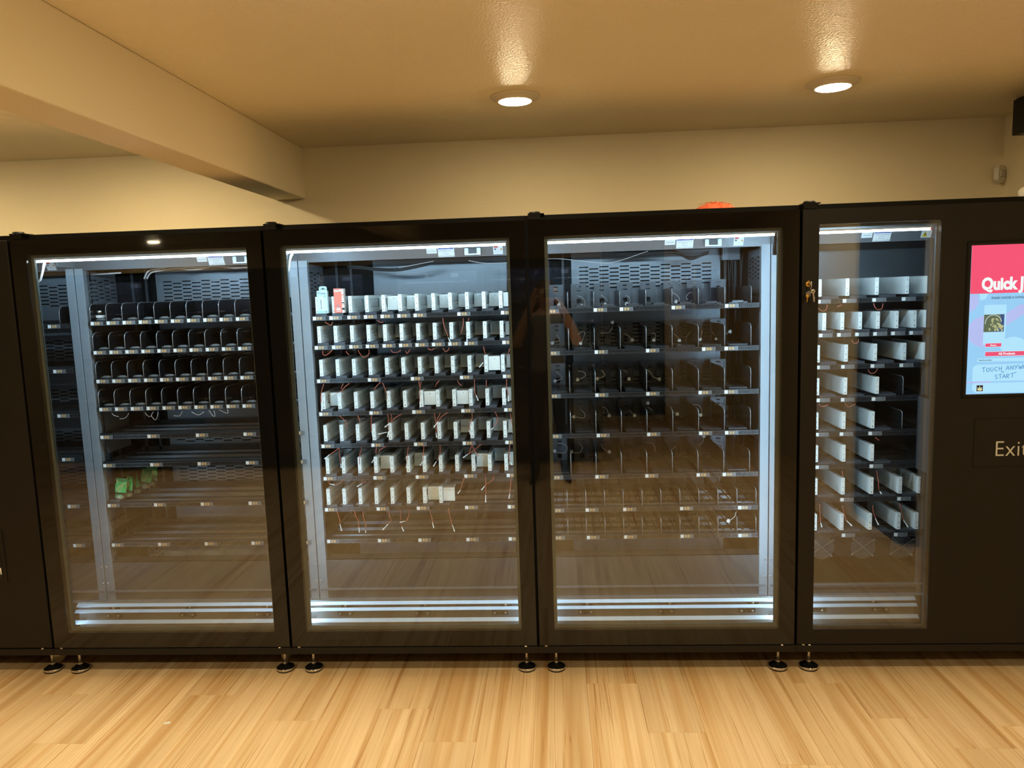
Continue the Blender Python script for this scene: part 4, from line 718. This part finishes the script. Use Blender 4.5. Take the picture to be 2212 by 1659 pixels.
mint = pm('mint_carton', (.60, .82, .84), .4, var=.03); mintd = pm('pale_blue_print', (.30, .62, .74), .4)
px = thing('carton', 'mint white hang-tab carton standing first on the top tray of white motors', 'box', (W+.084, .415, TRAYZ[2][0]+.0345))
build('box', MB().box(0, .050, 0, .022, 0, .107), mint, px, bevel=.0008)
hang = [(.006, .107), (.006, .121), (.009, .126), (.014, .128), (.036, .128), (.041, .126), (.044, .121), (.044, .107)]
tb = MB()
for q in ([(.006, .107), (.006, .121), (.009, .126), (.013, .128), (.013, .107)], [(.037, .107), (.037, .128), (.041, .126), (.044, .121), (.044, .107)]): tb.prism(q, 'y', .0205, .0215)
tb.box(.013, .037, .0205, .0215, .107, .113); tb.box(.013, .0215, .0205, .0215, .116, .128); tb.box(.0285, .037, .0205, .0215, .116, .128); tb.box(.0215, .0285, .0205, .0215, .121, .128)
build('hang_tab', tb, mint, px)
text('lettering', 'Prime', .0165, (.004, -.0007, .090), M['ink'], px)
text('lettering', 'vape pen', .006, (.005, -.0007, .083), mintd, px)
build('badge_ring', MB().tube([(.039 + .0052*math.cos(a*.3927), -.0008, .081 + .0052*math.sin(a*.3927)) for a in range(16)], .0006, 4, closed=True), M['ink'], px)
build('pen_print', MB().prism([(.019, .033), (.025, .030), (.0275, .07), (.0265, .079), (.020, .079), (.0185, .073), (.022, .068), (.0215, .045)], 'y', -.0009, -.0003).prism([(.0225, .018), (.030, .0145), (.025, .030), (.0205, .033)], 'y', -.0009, -.0003), M['paper'], px)
build('pen_shadow', MB().prism([(.018, .022), (.0205, .020), (.0205, .063), (.018, .066)], 'y', -.0008, -.0003), M['ink'], px)
build('corner_mark', MB().box(.036, .046, -.0009, -.0003, .004, .0105), M['ink'], px); build('corner_mark', MB().box(.0375, .0405, -.0011, -.0009, .0055, .009).lathe([(0, -.0011), (.0018, -.0011), (.0018, -.0009)], .0435, 0, .0072, 10, 0, 'y'), M['paper'], px)
build('foot_band', MB().box(0.001, .034, -.0008, -.0003, .003, .011), mintd, px)

coral = pm('coral_red_carton', (.86, .20, .13), .4, var=.03)
def animal_print():
    m, nt, b = newmat('brush_pattern_side'); tc = N(nt, 'ShaderNodeTexCoord'); mp = N(nt, 'ShaderNodeMapping'); mp.inputs['Scale'].default_value = (1, 70, 30); mp.inputs['Rotation'].default_value = (.6, 0, 0)
    no = N(nt, 'ShaderNodeTexNoise'); no.inputs['Scale'].default_value = 2.2; no.inputs['Detail'].default_value = 2; r = N(nt, 'ShaderNodeValToRGB'); r.color_ramp.interpolation = 'CONSTANT'
    e = r.color_ramp.elements; e[0].position = 0; e[0].color = (.03, .03, .03, 1); e[1].position = .40; e[1].color = (.9, .84, .74, 1)
    q = e.new(.58); q.color = (.75, .12, .06, 1); q = e.new(.64); q.color = (.9, .84, .74, 1)
    nt.links.new(tc.outputs['Object'], mp.inputs[0]); nt.links.new(mp.outputs[0], no.inputs['Vector']); nt.links.new(no.outputs['Fac'], r.inputs[0]); nt.links.new(r.outputs[0], b.inputs['Base Color']); b.inputs['Roughness'].default_value = .4
    return m
rx = thing('carton', 'coral red carton with white script standing second on the top tray', 'box', (W+.166, .413, TRAYZ[2][0]+.0345))
build('box', MB().box(0, .037, 0, .034, 0, .115), coral, rx, bevel=.0008)
build('side_print', MB().box(.0368, .0474, .001, .034, .0, .114).box(.0, .036, .002, .032, .1148, .1153), [animal_print()], rx)
text('lettering', 'Claudie', .0125, (.0025, -.0007, .099), M['paper'], rx, rot=(math.pi/2, -.10, 0), off=.0006)
build('corner_mark', MB().box(.015, .0245, -.0009, -.0003, .029, .0355), M['ink'], rx); build('corner_mark', MB().box(.0165, .019, -.0011, -.0009, .0305, .034).lathe([(0, -.0011), (.0018, -.0011), (.0018, -.0009)], .0215, 0, .0322, 10, 0, 'y'), M['paper'], rx)
build('print_line', MB().box(.012, .027, -.0008, -.0003, .021, .0245).box(.008, .032, -.0008, -.0003, .014, .0185).box(.010, .030, -.0008, -.0003, .0065, .009), M['paper'], rx)

green = pm('glossy_green_foil', (.06, .50, .15), .22, var=.12, scale=60); cream = pm('yellow_cream_print', (.80, .78, .40), .4)
clear = glass_mat('clear_pouch_film', (.90, .93, .90), .10)
def pouch_meshes():
    nx, nz = 8, 12; w, h = .056, .112
    def surf(z0, z1, mat, nm, kk=nz):
        mb = MB()
        for s in (-1, 1):
            n0 = len(mb.v)
            for j in range(kk+1):
                for i in range(nx+1):
                    u, t = i/nx, j/kk; z = z0 + (z1-z0)*t; zz = z/h
                    wob = .0012*math.sin(u*9+zz*7)
                    th = .013*math.sin(math.pi*u)*max(0, math.sin(math.pi*min(1, zz*1.25)))**.8 if zz < .8 else 0
                    wd_ = w*(1-.10*math.exp(-((zz-.80)/.08)**2))
                    mb.v.append(((u-.5)*wd_, s*th + wob, z))
            for j in range(kk):
                for i in range(nx):
                    a = n0+j*(nx+1)+i; mb.f.append((a, a+1, a+nx+2, a+nx+1)); mb.m.append(0); mb.sm.append(True)
        return mb.mesh(nm, mat)
    g_ = surf(.042, h, green, 'foil_top'); c_ = surf(0, .044, clear, 'clear_base', 6)
    ov = MB(); pts = []
    for i in range(20):
        a = i*2*math.pi/20; u, v = .021*math.cos(a), .0095*math.sin(a); c, s = math.cos(.95), math.sin(.95)
        pts.append((u*c - v*s, -.0128, .066 + u*s + v*c))
    ov.tube(pts, .0013, 4, closed=True)
    for d in (-.009, 0, .009):
        c, s = math.cos(.95), math.sin(.95); ov.tube([(d*c - q*s, -.0138, .066 + d*s + q*c) for q in (-.007, .007)], .001, 4)
    ov.tube([(-.014, -.0138, .052), (.014, -.0138, .083)], .001, 4)
    ov.tube([(-.018 + .004*math.cos(a*.785), -.003, .098 + .004*math.sin(a*.785)) for a in range(8)], .0012, 4, closed=True)
    o_ = ov.mesh('emblem', cream)
    b_ = MB()
    for i in range(6): b_.box(-.017+i*.0055, -.013+i*.0055, -.0142, -.0132, .018, .023); b_.box(-.017+i*.0055, -.013+i*.0055, -.0146, -.0136, .027, .032)
    bb = b_.mesh('print', green)
    n_ = MB().lathe([(0, -.011), (.013, -.008), (.017, .002), (.012, .011), (0, .013)], 0, 0, .016, 12).mesh('content', pm('pale_bud_content', (.42, .44, .34), .7, var=.3, scale=150))
    hole = MB().lathe([(0, -.0022), (.0022, -.0022), (.0022, .0025), (0, .0025)], .004, 0, .104, 10, 0, 'y').mesh('hang_hole', M['ink'])
    return g_, c_, o_, bb, n_, hole
PM_ = pouch_meshes()
zt = TRAYZ[1][6] + .026
for (x, y, rx_, rz_, ry_, lab) in ((.100, .448, -.18, .10, .10, 'bright green pouch with clear base, foremost in the row on the bare tray'),
                          (.118, .50, -.10, -.55, .06, 'green pouch leaning right behind the foremost one'),
                          (.125, .565, -.05, -1.15, .0, 'green pouch turned edge on in the middle of the row'),
                          (.115, .655, -.15, .1, .12, 'green pouch with yellow oval, fourth from the front'),
                          (.118, .715, -.2, .25, .05, 'rearmost green pouch under the tray above')):
    t = thing('foil_pouch', lab, 'packet', (x, y, zt), 'green pouches')
    t.rotation_euler = (rx_, ry_, rz_)
    obj('foil_top', PM_[0], t); obj('clear_base', PM_[1], t); obj('emblem', PM_[2], t); obj('print', PM_[3], t); obj('content', PM_[4], t); obj('hang_hole', PM_[5], t)

# ------------------------------------------------------------------ touch screen, exit flap, keys on the right machine
sx0, sx1, sz0, sz1 = .664, .999, 1.202, 1.798
P4 = lambda n, mb, m, par=d4, bevel=0: build(n, mb, m, par, bevel=bevel)
bz = P4('screen_bezel', MB().box(.646, .653, -.003, 0, 1.186, 1.815).box(1.010, 1.017, -.003, 0, 1.186, 1.815).box(.653, 1.010, -.003, 0, 1.186, 1.191).box(.653, 1.010, -.003, 0, 1.810, 1.815), M['cab_black'])
E_ = lambda nm, c, s=1.0, v=.03: emit_mat(nm, c, s, v)
pink = E_('lit_pink', (.98, .10, .19), .95); sky = E_('lit_sky_blue', (.34, .66, .96), .95, ); ice = E_('lit_ice_blue', (.45, .78, .98), 1.0)
lil = E_('lit_lilac', (.50, .56, .93), .95); deep = E_('lit_deep_blue', (.10, .42, .90), .95); butt = E_('lit_red_button', (.88, .10, .20), .95); wht = E_('lit_white', (.90, .97, .95), 1.0)
inkb = E_('lit_ink', (.04, .09, .18), .6); hand = E_('lit_hand_blue', (.06, .27, .60), .9); nightc = E_('lit_night', (.03, .03, .07), .6); bud = E_('lit_bud', (.50, .52, .26), .9, .4); budd = E_('lit_bud_dark', (.16, .20, .12), .8, .5); nav = E_('lit_navy', (.07, .12, .28), .8)
scr = P4('touch_screen', MB().box(sx0, sx1, -.001, 0, sz0, sz1), sky)
def lay(nm, mb, m): return build(nm, mb, m, scr)
zh = 1.607
lay('screen_header', MB().box(sx0, sx1, -.0016, -.001, zh, sz1), pink)
lay('screen_shape', MB().prism([(sx0, 1.60), (.692, 1.607), (.70, 1.57), (.684, 1.545), (sx0, 1.535)], 'y', -.0013, -.001), lil)
def disc(cx, cz, r, y, clipx=sx0, n=36, sxk=1):
    return MB().prism([(max(clipx, cx+r*sxk*math.cos(i*2*math.pi/n)), cz+r*math.sin(i*2*math.pi/n)) for i in range(n)], 'y', y, y+.0003)
lay('screen_shape', disc(.722, 1.455, .062, -.0013), lil); lay('screen_shape', disc(.762, 1.455, .034, -.0014), deep)
lay('screen_shape', disc(.84, 1.395, .036, -.0013, sxk=1.4), ice)
lay('screen_shape', MB().prism([(.77, 1.50), (.86, 1.56), (.90, 1.555), (.90, 1.535), (.79, 1.465)], 'y', -.0013, -.001), lil)
lay('screen_shape', MB().prism([(.70, 1.607), (.735, 1.607), (.725, 1.585), (.705, 1.58)], 'y', -.00135, -.001), ice)
lay('screen_card', MB().box(.7215, .807, -.0018, -.0013, 1.402, 1.561), ice)
ph = lay('screen_picture', MB().box(.7215, .800, -.0021, -.0018, 1.453, 1.523), nav)
lay('picture_jar', MB().prism([(.7215, 1.453), (.7215, 1.523), (.783, 1.523), (.789, 1.50), (.786, 1.475), (.775, 1.462), (.76, 1.455)], 'y', -.0023, -.0021), budd)
random.seed(5)
for q in range(34):
    a = random.random()*6.28; rr = random.random()**.6*.026; cx, cz = .762+rr*math.cos(a)*1.15, 1.48+rr*math.sin(a)
    if q > 18: cx, cz = .764+random.random()*.03, 1.456+random.random()*.022
    lay('picture_bud', disc(cx, max(1.4575, cz), .0026+random.random()*.0022, -.0025-.00001*q, 0, 8), bud)
lay('picture_ring', MB().tube([(.758+.031*math.cos(a), -.0024, 1.490+.031*math.sin(a)) for a in [i*.2+.1 for i in range(0, 17)]], .0010, 4), wht)
lay('screen_button', MB().box(.731, .793, -.0022, -.0018, 1.393, 1.4075), butt); lay('screen_button', MB().box(.732, .932, -.0018, -.0013, 1.355, 1.3735), butt)
def btn_rim(x0, x1, z0, z1): lay('button_rim', MB().tube([(x0, -.002, z0), (x1, -.002, z0), (x1, -.002, z1), (x0, -.002, z1)], .0007, 4, closed=True), wht)
btn_rim(.731, .793, 1.393, 1.4075); btn_rim(.732, .932, 1.355, 1.3735)
rb = lambda x0, x1, z0, z1, r: [(x0, z0), (x1, z0), (x1, z1), (x0+r, z1), (x0+r*.3, z1-r*.3), (x0, z1-r)]
lay('screen_field', MB().prism([(.705, 1.333), (.96, 1.333), (.96, 1.347), (.705, 1.347), (.702, 1.34)], 'y', -.0016, -.0013), ice)
lay('screen_panel', MB().prism(rb(.686, .985, 1.254, 1.322, .018), 'y', -.0016, -.0013), ice)
lay('screen_panel', MB().prism([(.702, 1.207), (.985, 1.207), (.985, 1.247), (.692, 1.247), (.686, 1.24), (.686, 1.22)], 'y', -.0016, -.0013), ice)
lay('screen_shape', MB().box(sx0, .76, -.0014, -.0013, 1.247, 1.254), lil)
lf = lay('leaf_badge', MB().box(.7035, .7295, -.0021, -.0016, 1.2135, 1.239), nightc)
leaf = MB()
for a, l in ((0, .0205), (.6, .0175), (-.6, .0175), (1.15, .0125), (-1.15, .0125)):
    c, s = math.sin(a), math.cos(a); px_, pz_ = .7165, 1.2165; w_ = .0024
    leaf.prism([(px_, pz_), (px_+c*l*.55-s*w_, pz_+s*l*.55+c*w_), (px_+c*l, pz_+s*l), (px_+c*l*.55+s*w_, pz_+s*l*.55-c*w_)], 'y', -.0025, -.0021)
leaf.box(.716, .717, -.0025, -.0021, 1.2145, 1.2175)
lay('leaf_mark', leaf, E_('lit_leaf', (.85, .82, .42), .95))
lay('badge_rim', MB().tube([(.7035, -.002, 1.2135), (.7295, -.002, 1.2135), (.7295, -.002, 1.239), (.7035, -.002, 1.239)], .0006, 4, closed=True), wht)
TX = lambda body, size, x, z, m, y=-.0026, **kw: text('lettering', body, size, (x, y, z), m, scr, **kw)
TX('Quick J', .066, .707, 1.6225, wht, y=-.002, off=.0030, sx=.82)
lay('lettering_tail', MB().prism([(.722, 1.636), (.733, 1.629), (.731, 1.626), (.742, 1.609), (.727, 1.622), (.730, 1.625)], 'y', -.0021, -.0017), wht)
TX('PLEASE CHOOSE A CATEGORY', .0128, .7465, 1.584, inkb, sx=.80, off=.0001)
TX('Flower', .0082, .762, 1.397, wht, align='CENTER', off=.0002); TX('All Products', .0128, .7835, 1.3603, wht, off=.0003)
TX('Search product', .0098, .708, 1.337, inkb, sx=.85)
# hand lettering drawn with strokes
def strokes(x, z, s, glyphs, r=.0011, slope=.06):
    G = {'T': [[(0, 1.0), (.95, 1.15)], [(.45, 1.05), (.5, 0)]], 'O': [[(.5, .9), (.1, .6), (.15, .1), (.5, 0), (.85, .25), (.8, .75), (.5, .9)]], 'U': [[(.1, 1), (.12, .25), (.4, 0), (.75, .2), (.8, 1)]],
         'C': [[(.8, .85), (.4, .95), (.1, .5), (.35, .02), (.85, .15)]], 'H': [[(.1, 1), (.15, 0)], [(.8, 1.05), (.8, 0)], [(.12, .5), (.8, .52)]], 'A': [[(0, 0), (.45, 1.05), (.9, 0)], [(.2, .4), (.7, .42)]],
         'N': [[(.1, 0), (.1, 1), (.8, .05), (.8, 1.05)]], 'Y': [[(0, 1.05), (.4, .5)], [(.85, 1.15), (.3, -.05)]], 'W': [[(0, 1), (.25, 0), (.5, .7), (.75, 0), (1, 1.05)]], 'S': [[(.8, .95), (.3, 1), (.1, .72), (.7, .4), (.75, .1), (.1, .02)]],
         'R': [[(.1, 0), (.1, 1), (.7, .95), (.75, .6), (.15, .48), (.85, 0)]], 'E': [[(.8, 1), (.1, 1), (.1, 0), (.85, 0)], [(.1, .5), (.65, .52)]], 't': [[(.0, .95), (1.75, 1.35)], [(.6, 1.0), (.62, 0)]]}
    cx = x
    for g in glyphs:
        if g == ' ': cx += s*.75; continue
        mb = MB()
        for st in G[g]: mb.tube(smooth_path([(cx+p*s*.85, -.0022, z+(cx-x)*slope+q*s) for p, q in st], 3), r, 5)
        lay('hand_letter', mb, hand); cx += s*.98
strokes(.7225, 1.292, .0165, 'TOUCH ANYWHERE'); strokes(.796, 1.287, .0065, 'TO', .0007); strokes(.773, 1.263, .0155, 'STARt')

ex = P4('exit_flap', MB().box(.704, 1.04, -.002, 0, .899, 1.099).box(.704, 1.04, -.004, -.002, .899, .902), M['satin_black'])
text('lettering', 'Exit', .092, (.783, -.0024, .944), M['exit'], ex, off=-.001, ext=.0006, sx=.92, spacing=1.03)
lk = P4('lock', MB().lathe([(0, -.010), (.006, -.010), (.0125, -.007), (.0135, -.003), (.0135, 0)], .031, 0, 1.668, 20, 0, 'y'), M['brass'])
ks = thing('key_bunch', 'small keys hanging from the brass lock beside the narrow window', 'keys', (3*W+.031, -.012, 1.668))
build('key', MB().box(-.001, .001, -.014, .0, -.009, .009).lathe([(.005, -.001), (.0095, -.001), (.0095, .001), (.005, .001), (.005, -.001)], 0, -.018, 0, 14, 0, 'x'), M['steel'], ks)
build('key_ring', MB().tube([(.001*math.cos(a), -.022+.004*math.sin(a), -.012+.013*math.cos(a)) for a in [i*.45 for i in range(14)]], .0007, 5, closed=True), M['steel'], ks)
build('key', MB().lathe([(.003, -.001), (.0085, -.001), (.0085, .001), (.003, .001), (.003, -.001)], 0, 0, -.030, 14, 0, 'y').box(-.0025, .0025, -.001, .001, -.072, -.038).box(.0025, .0045, -.001, .001, -.06, -.054), M['steel'], ks, (.004, -.022, 0), (0, -.12, 0))
build('key_tag', MB().prism([(-.002, 0), (.008, -.003), (.004, -.022), (-.010, -.024), (-.013, -.008)], 'y', -.001, .001), pm('dark_grey_tag', (.16, .15, .15), .4), ks, (-.007, -.02, -.028))
build('key', MB().lathe([(0, -.0015), (.007, -.0015), (.007, .0015), (0, .0015)], 0, 0, -.058, 12, 0, 'y').box(-.002, .002, -.001, .001, -.082, -.064), M['brass'], ks, (-.008, -.023, .010), (0, .1, 0))

# ------------------------------------------------------------------ loose things on top and on the floor
random.seed(11)
net = thing('net_bag', 'crumpled orange net lying on top of the machine with white cable plugs', 'bag', (2.99, .14, ZC))
mb = MB(); nx, ny = 22, 12
for j in range(ny+1):
    for i in range(nx+1):
        u, v = i/nx*2-1, j/ny*2-1; e = max(0, 1-u*u)*max(0, 1-v*v)
        mb.v.append((u*.075+random.uniform(-.003, .003), v*.06+random.uniform(-.003, .003), .002 + e**.6*.026*(1+.35*math.sin(u*5+1)*math.cos(v*4)) + random.uniform(0, .004)))
for j in range(ny):
    for i in range(nx): a = j*(nx+1)+i; mb.f.append((a, a+1, a+nx+2, a+nx+1)); mb.m.append(0); mb.sm.append(True)
build('mesh', mb, pm('orange_net', (.72, .12, .04), .7, var=.25, scale=160), net)
st_ = MB()
for i in range(40):
    x = random.uniform(-.07, .07); y = random.uniform(-.05, .05); e = max(0, 1-(x/.075)**2)*max(0, 1-(y/.06)**2); z = .005+e**.6*.028
    st_.tube([(x, y, z), (x+random.uniform(-.012, .012), y, z+.006), (x+random.uniform(-.02, .02), y+.01, z)], .0009, 4)
build('strand', st_, pm('orange_strand', (.80, .22, .08), .6), net)
wb = thing('plush_toy', 'white lumpy object on the cabinet top at the far right edge', 'toy', (4.365, .30, ZC))
bm = bmesh.new(); bmesh.ops.create_icosphere(bm, subdivisions=3, radius=1)
for v in bm.verts:
    c = v.co; k_ = 1 + .10*math.sin(c.x*7)+.08*math.cos(c.z*9+c.y*5); v.co = Vector((c.x*.045*k_, c.y*.04*k_, max(-.0, .034+c.z*.036*k_)))
for f in bm.faces: f.smooth = True
me = bpy.data.meshes.new('body'); bm.to_mesh(me); bm.free(); me.materials.append(pm('white_plush', (.80, .74, .64), .8, var=.05)); obj('body', me, wb)
build('seam', MB().tube([(-.04, -.022, .03), (-.03, -.033, .045), (-.028, -.034, .025)], .0015, 5), M['ink'], wb)
pp = build('paper_scrap', MB().prism([(-.009, -.012), (.003, -.006), (.016, -.002), (.006, .010), (-.002, .004), (-.010, .004)], 'z', .0002, .0022), M['paper'], None, (.715, -.37, 0)); tag(pp, 'tiny white paper scrap on the pale floor planks', 'scrap')

# ------------------------------------------------------------------ the other side of the room, seen in the glass
for i, x0 in enumerate((-2.75, -1.648, -.546, .556, 1.66)):
    lit = i in (1, 3, 4, 2)
    t = thing('vending_machine', 'black vending machine across the aisle, seen only as a reflection', 'vending machine', (x0+W, -4.0, 0), 'vending machines across the aisle', math.pi)
    P = lambda n, mb, m, par=t: build(n, mb, m, par)
    P('cabinet', MB().box(.003, W-.003, .032, .80, 1.93, ZC).box(.003, W-.003, .032, .8, .102, .165).box(.003, W-.003, .78, .80, .165, 1.93).box(.003, .02, .05, .78, .165, 1.93).box(W-.02, W-.003, .05, .78, .165, 1.93), M['cab_black'])
    for fx in (.076, W-.056):
        for fy in (.06, .74):
            f = obj('levelling_foot', foot_me, t, (fx, fy, 0)); obj('foot_pad', pad_me, f)
    dr_ = P('door', MB().box(.006, .0722, 0, .03, .138, ZT).box(W-.0703, W-.006, 0, .03, .138, ZT).box(.0722, W-.0703, 0, .03, .138, .205).box(.0722, W-.0703, 0, .03, 1.897, ZT), M['gloss_black'])
    build('glass_pane', MB().box(.0722, W-.0703, .0005, .0055, .205, 1.897), M['glass'], dr_)
    build('led_bar', MB().box(.09, W-.09, .040, .046, 1.912, 1.918), M['led'], dr_)
    P('back_panel', louvre(.12, 1.0, .2, 1.92, .77, [(1.675, 1.80)]), M['inner_grey'])
    P('sticker', MB().box(.3, .375, .40, .402, 1.85, 1.89).box(.6, .64, .40, .402, 1.85, 1.89), M['paper'])
    for z in (1.57, 1.36, 1.13, .91, .67):
        s_ = P('shelf', MB().box(.03, W-.03, .42, .76, z, z+.006), M['tray']); 
        for xx in (.06, .3, .54, .78): obj('label_holder', holder_me, s_, (xx, .42, z)); obj('label_tag', tag_me, s_, (xx, .42, z))
    area('led_bar_lamp', (x0+W/2, -4.07, 1.905), (0, -.5, -.86), .9, .012, 1.6, (.2, .45, 1.0))
cbn = thing('storage_cabinet', 'tall black cabinet by the right wall, seen only as a reflection', 'cabinet', (4.50, -1.95, 0))
build('body', MB().box(-.04, .065, -.36, .38, .0, 2.30), M['satin_black'], cbn, bevel=.003)
build('door', MB().box(-.052, -.04, -.355, .375, .03, 2.28), M['satin_black'], cbn, bevel=.002)
for i, (px_, pz_, t_) in enumerate(((3.98, 1.62, 'NO\nMINORS'), (4.30, 1.60, 'OPEN'))):
    p_ = thing('poster', ['purple poster on the far wall reading no minors', 'plain purple poster on the far wall'][i], 'poster', (px_, YF+.012, pz_))
    build('sheet', MB().box(-.14, .14, -.012, 0, -.3, .3), pm('purple_print', (.20, .06, .20), .5), p_)
    if i == 0: text('lettering', t_, .10, (0, .001, .12), M['paper'], p_, rot=(math.pi/2, 0, math.pi), align='CENTER')

# ------------------------------------------------------------------ the photographer
def person():
    root = thing('person', 'standing person in grey tee and black trousers holding up a phone', 'person', (2.24, -3.42, 0))
    J = {}; V = []; E = []; R = []
    def vtx(n, p, r):
        J[n] = len(V); V.append(Vector(p)); R.append(r)
    def lk_(a, b): E.append((J[a], J[b]))
    # faces +Y. pelvis first = skin root
    vtx('pelvis', (0, 0, .96), (.155, .11)); vtx('waist', (0, .0, 1.10), (.15, .105)); vtx('chest', (0, -.005, 1.30), (.165, .115)); vtx('collar', (0, -.01, 1.44), (.13, .085)); vtx('neck', (0, 0, 1.525), (.058, .058)); vtx('skull0', (0, .02, 1.60), (.075, .085)); vtx('skull1', (0, .02, 1.68), (.078, .095)); vtx('skull2', (0, .01, 1.745), (.058, .07))
    for a, b in (('pelvis', 'waist'), ('waist', 'chest'), ('chest', 'collar'), ('collar', 'neck'), ('neck', 'skull0'), ('skull0', 'skull1'), ('skull1', 'skull2')): lk_(a, b)
    for s, n in ((-1, 'l'), (1, 'r')):
        vtx('sh'+n, (s*.185, -.01, 1.41), (.068, .068)); vtx('el'+n, (s*.27, .10, 1.22), (.047, .047)); vtx('fa'+n, (s*.20, .19, 1.39), (.042, .042)); vtx('wr'+n, (s*.115, .255, 1.575), (.028, .032)); vtx('pa'+n, (s*.088, .275, 1.635), (.022, .038))
        for a, b in (('collar', 'sh'+n), ('sh'+n, 'el'+n), ('el'+n, 'fa'+n), ('fa'+n, 'wr'+n), ('wr'+n, 'pa'+n)): lk_(a, b)
        for q in range(4):
            zb_ = 1.635 + .012*q
            vtx(f'f{n}{q}a', (s*.094, .283+.004*q, zb_+.022), (.0095, .0095)); vtx(f'f{n}{q}b', (s*.084, .302, zb_+.034), (.0088, .0088)); vtx(f'f{n}{q}c', (s*.068, .306, zb_+.026-.004*q), (.008, .008))
            lk_('pa'+n, f'f{n}{q}a'); lk_(f'f{n}{q}a', f'f{n}{q}b'); lk_(f'f{n}{q}b', f'f{n}{q}c')
        vtx('t1'+n, (s*.075, .268, 1.625), (.012, .012)); vtx('t2'+n, (s*.06, .272, 1.645), (.0095, .0095)); lk_('pa'+n, 't1'+n); lk_('t1'+n, 't2'+n)
        vtx('hip'+n, (s*.09, 0, .90), (.098, .10)); vtx('kn'+n, (s*.12, .015, .50), (.062, .068)); vtx('ca'+n, (s*.128, -.01, .34), (.056, .062)); vtx('an'+n, (s*.135, -.015, .10), (.04, .045)); vtx('he'+n, (s*.138, -.03, .045), (.04, .04)); vtx('ba'+n, (s*.155, .10, .032), (.045, .03)); vtx('to'+n, (s*.165, .17, .026), (.036, .022))
        for a, b in (('pelvis', 'hip'+n), ('hip'+n, 'kn'+n), ('kn'+n, 'ca'+n), ('ca'+n, 'an'+n), ('an'+n, 'he'+n), ('he'+n, 'ba'+n), ('ba'+n, 'to'+n)): lk_(a, b)
    me = bpy.data.meshes.new('body'); me.from_pydata(V, E, []); o = obj('body', me, root)
    sk = o.modifiers.new('skin', 'SKIN'); sk.use_smooth_shade = True
    for i, r in enumerate(R): me.skin_vertices[0].data[i].radius = r
    me.skin_vertices[0].data[0].use_root = True
    o.modifiers.new('subdivision', 'SUBSURF').levels = 2; o.modifiers['subdivision'].render_levels = 2
    dg = bpy.context.evaluated_depsgraph_get(); ev = o.evaluated_get(dg); m2_ = bpy.data.meshes.new_from_object(ev)
    o.modifiers.clear(); o.data = m2_; m2_.name = 'body'; m2_.materials.clear()
    for m_ in (pm('skin', (.50, .29, .20), .5, var=.05), pm('grey_tee', (.13, .14, .15), .85, var=.06), pm('black_trousers', (.012, .012, .014), .8), pm('dark_shoe', (.03, .022, .02), .6), pm('brown_hair', (.05, .03, .02), .7)): m2_.materials.append(m_)
    for p in m2_.polygons:
        c = p.center; i = 0
        if c.z < .075: i = 3
        elif c.z < 1.0 and abs(c.x) < .24: i = 2
        elif c.z < 1.475 and not (abs(c.x) > .15 and c.y > .085): i = 1
        elif c.z > 1.60 and abs(c.x) < .1 and c.y < .2 and (c.z > 1.70 or c.y < -.01): i = 4
        p.material_index = i
    fc = pm('eye_white', (.75, .73, .70), .3)
    for s in (-1, 1):
        e_ = build('eye', MB().lathe([(0, -.010), (.007, -.007), (.010, 0), (.007, .007), (0, .010)], s*.030, .102, 1.662, 12, 0, 'y'), fc, root)
        build('iris', MB().lathe([(0, .0105), (.0045, .0095), (.0045, .008)], s*.030, .102, 1.662, 10, 0, 'y'), M['ink'], e_)
        build('ear', MB().lathe([(0, -.006), (.014, -.005), (.018, 0), (.012, .005), (0, .006)], s*.082, .012, 1.655, 12, 0, 'x'), m2_.materials[0], root)
    build('nose', MB().tube([(0, .110, 1.668), (0, .124, 1.645), (0, .128, 1.632), (0, .112, 1.624)], [.006, .010, .013, .008], 8), m2_.materials[0], root)
    build('mouth', MB().tube([(-.020, .098, 1.600), (0, .106, 1.600), (.020, .098, 1.600)], [.003, .005, .003], 6), pm('lip', (.40, .17, .14), .5), root)
    build('hair', MB().lathe([(0, .083), (.045, .072), (.078, .035), (.086, -.01), (.08, -.05)], 0, -.002, 1.70, 20), m2_.materials[4], root)
    ph_ = thing('phone', 'black phone held upright in both hands', 'phone', (2.309, -3.1245, 1.66))
    build('case', MB().box(-.078, .078, -.0045, .0045, -.036, .036), M['plastic_black'], ph_, bevel=.003)
    build('lens', MB().lathe([(0, .0062), (.006, .0062), (.007, .0045)], -.060, 0, .02, 12, 0, 'y'), M['foot_black'], ph_)
    return root
person()
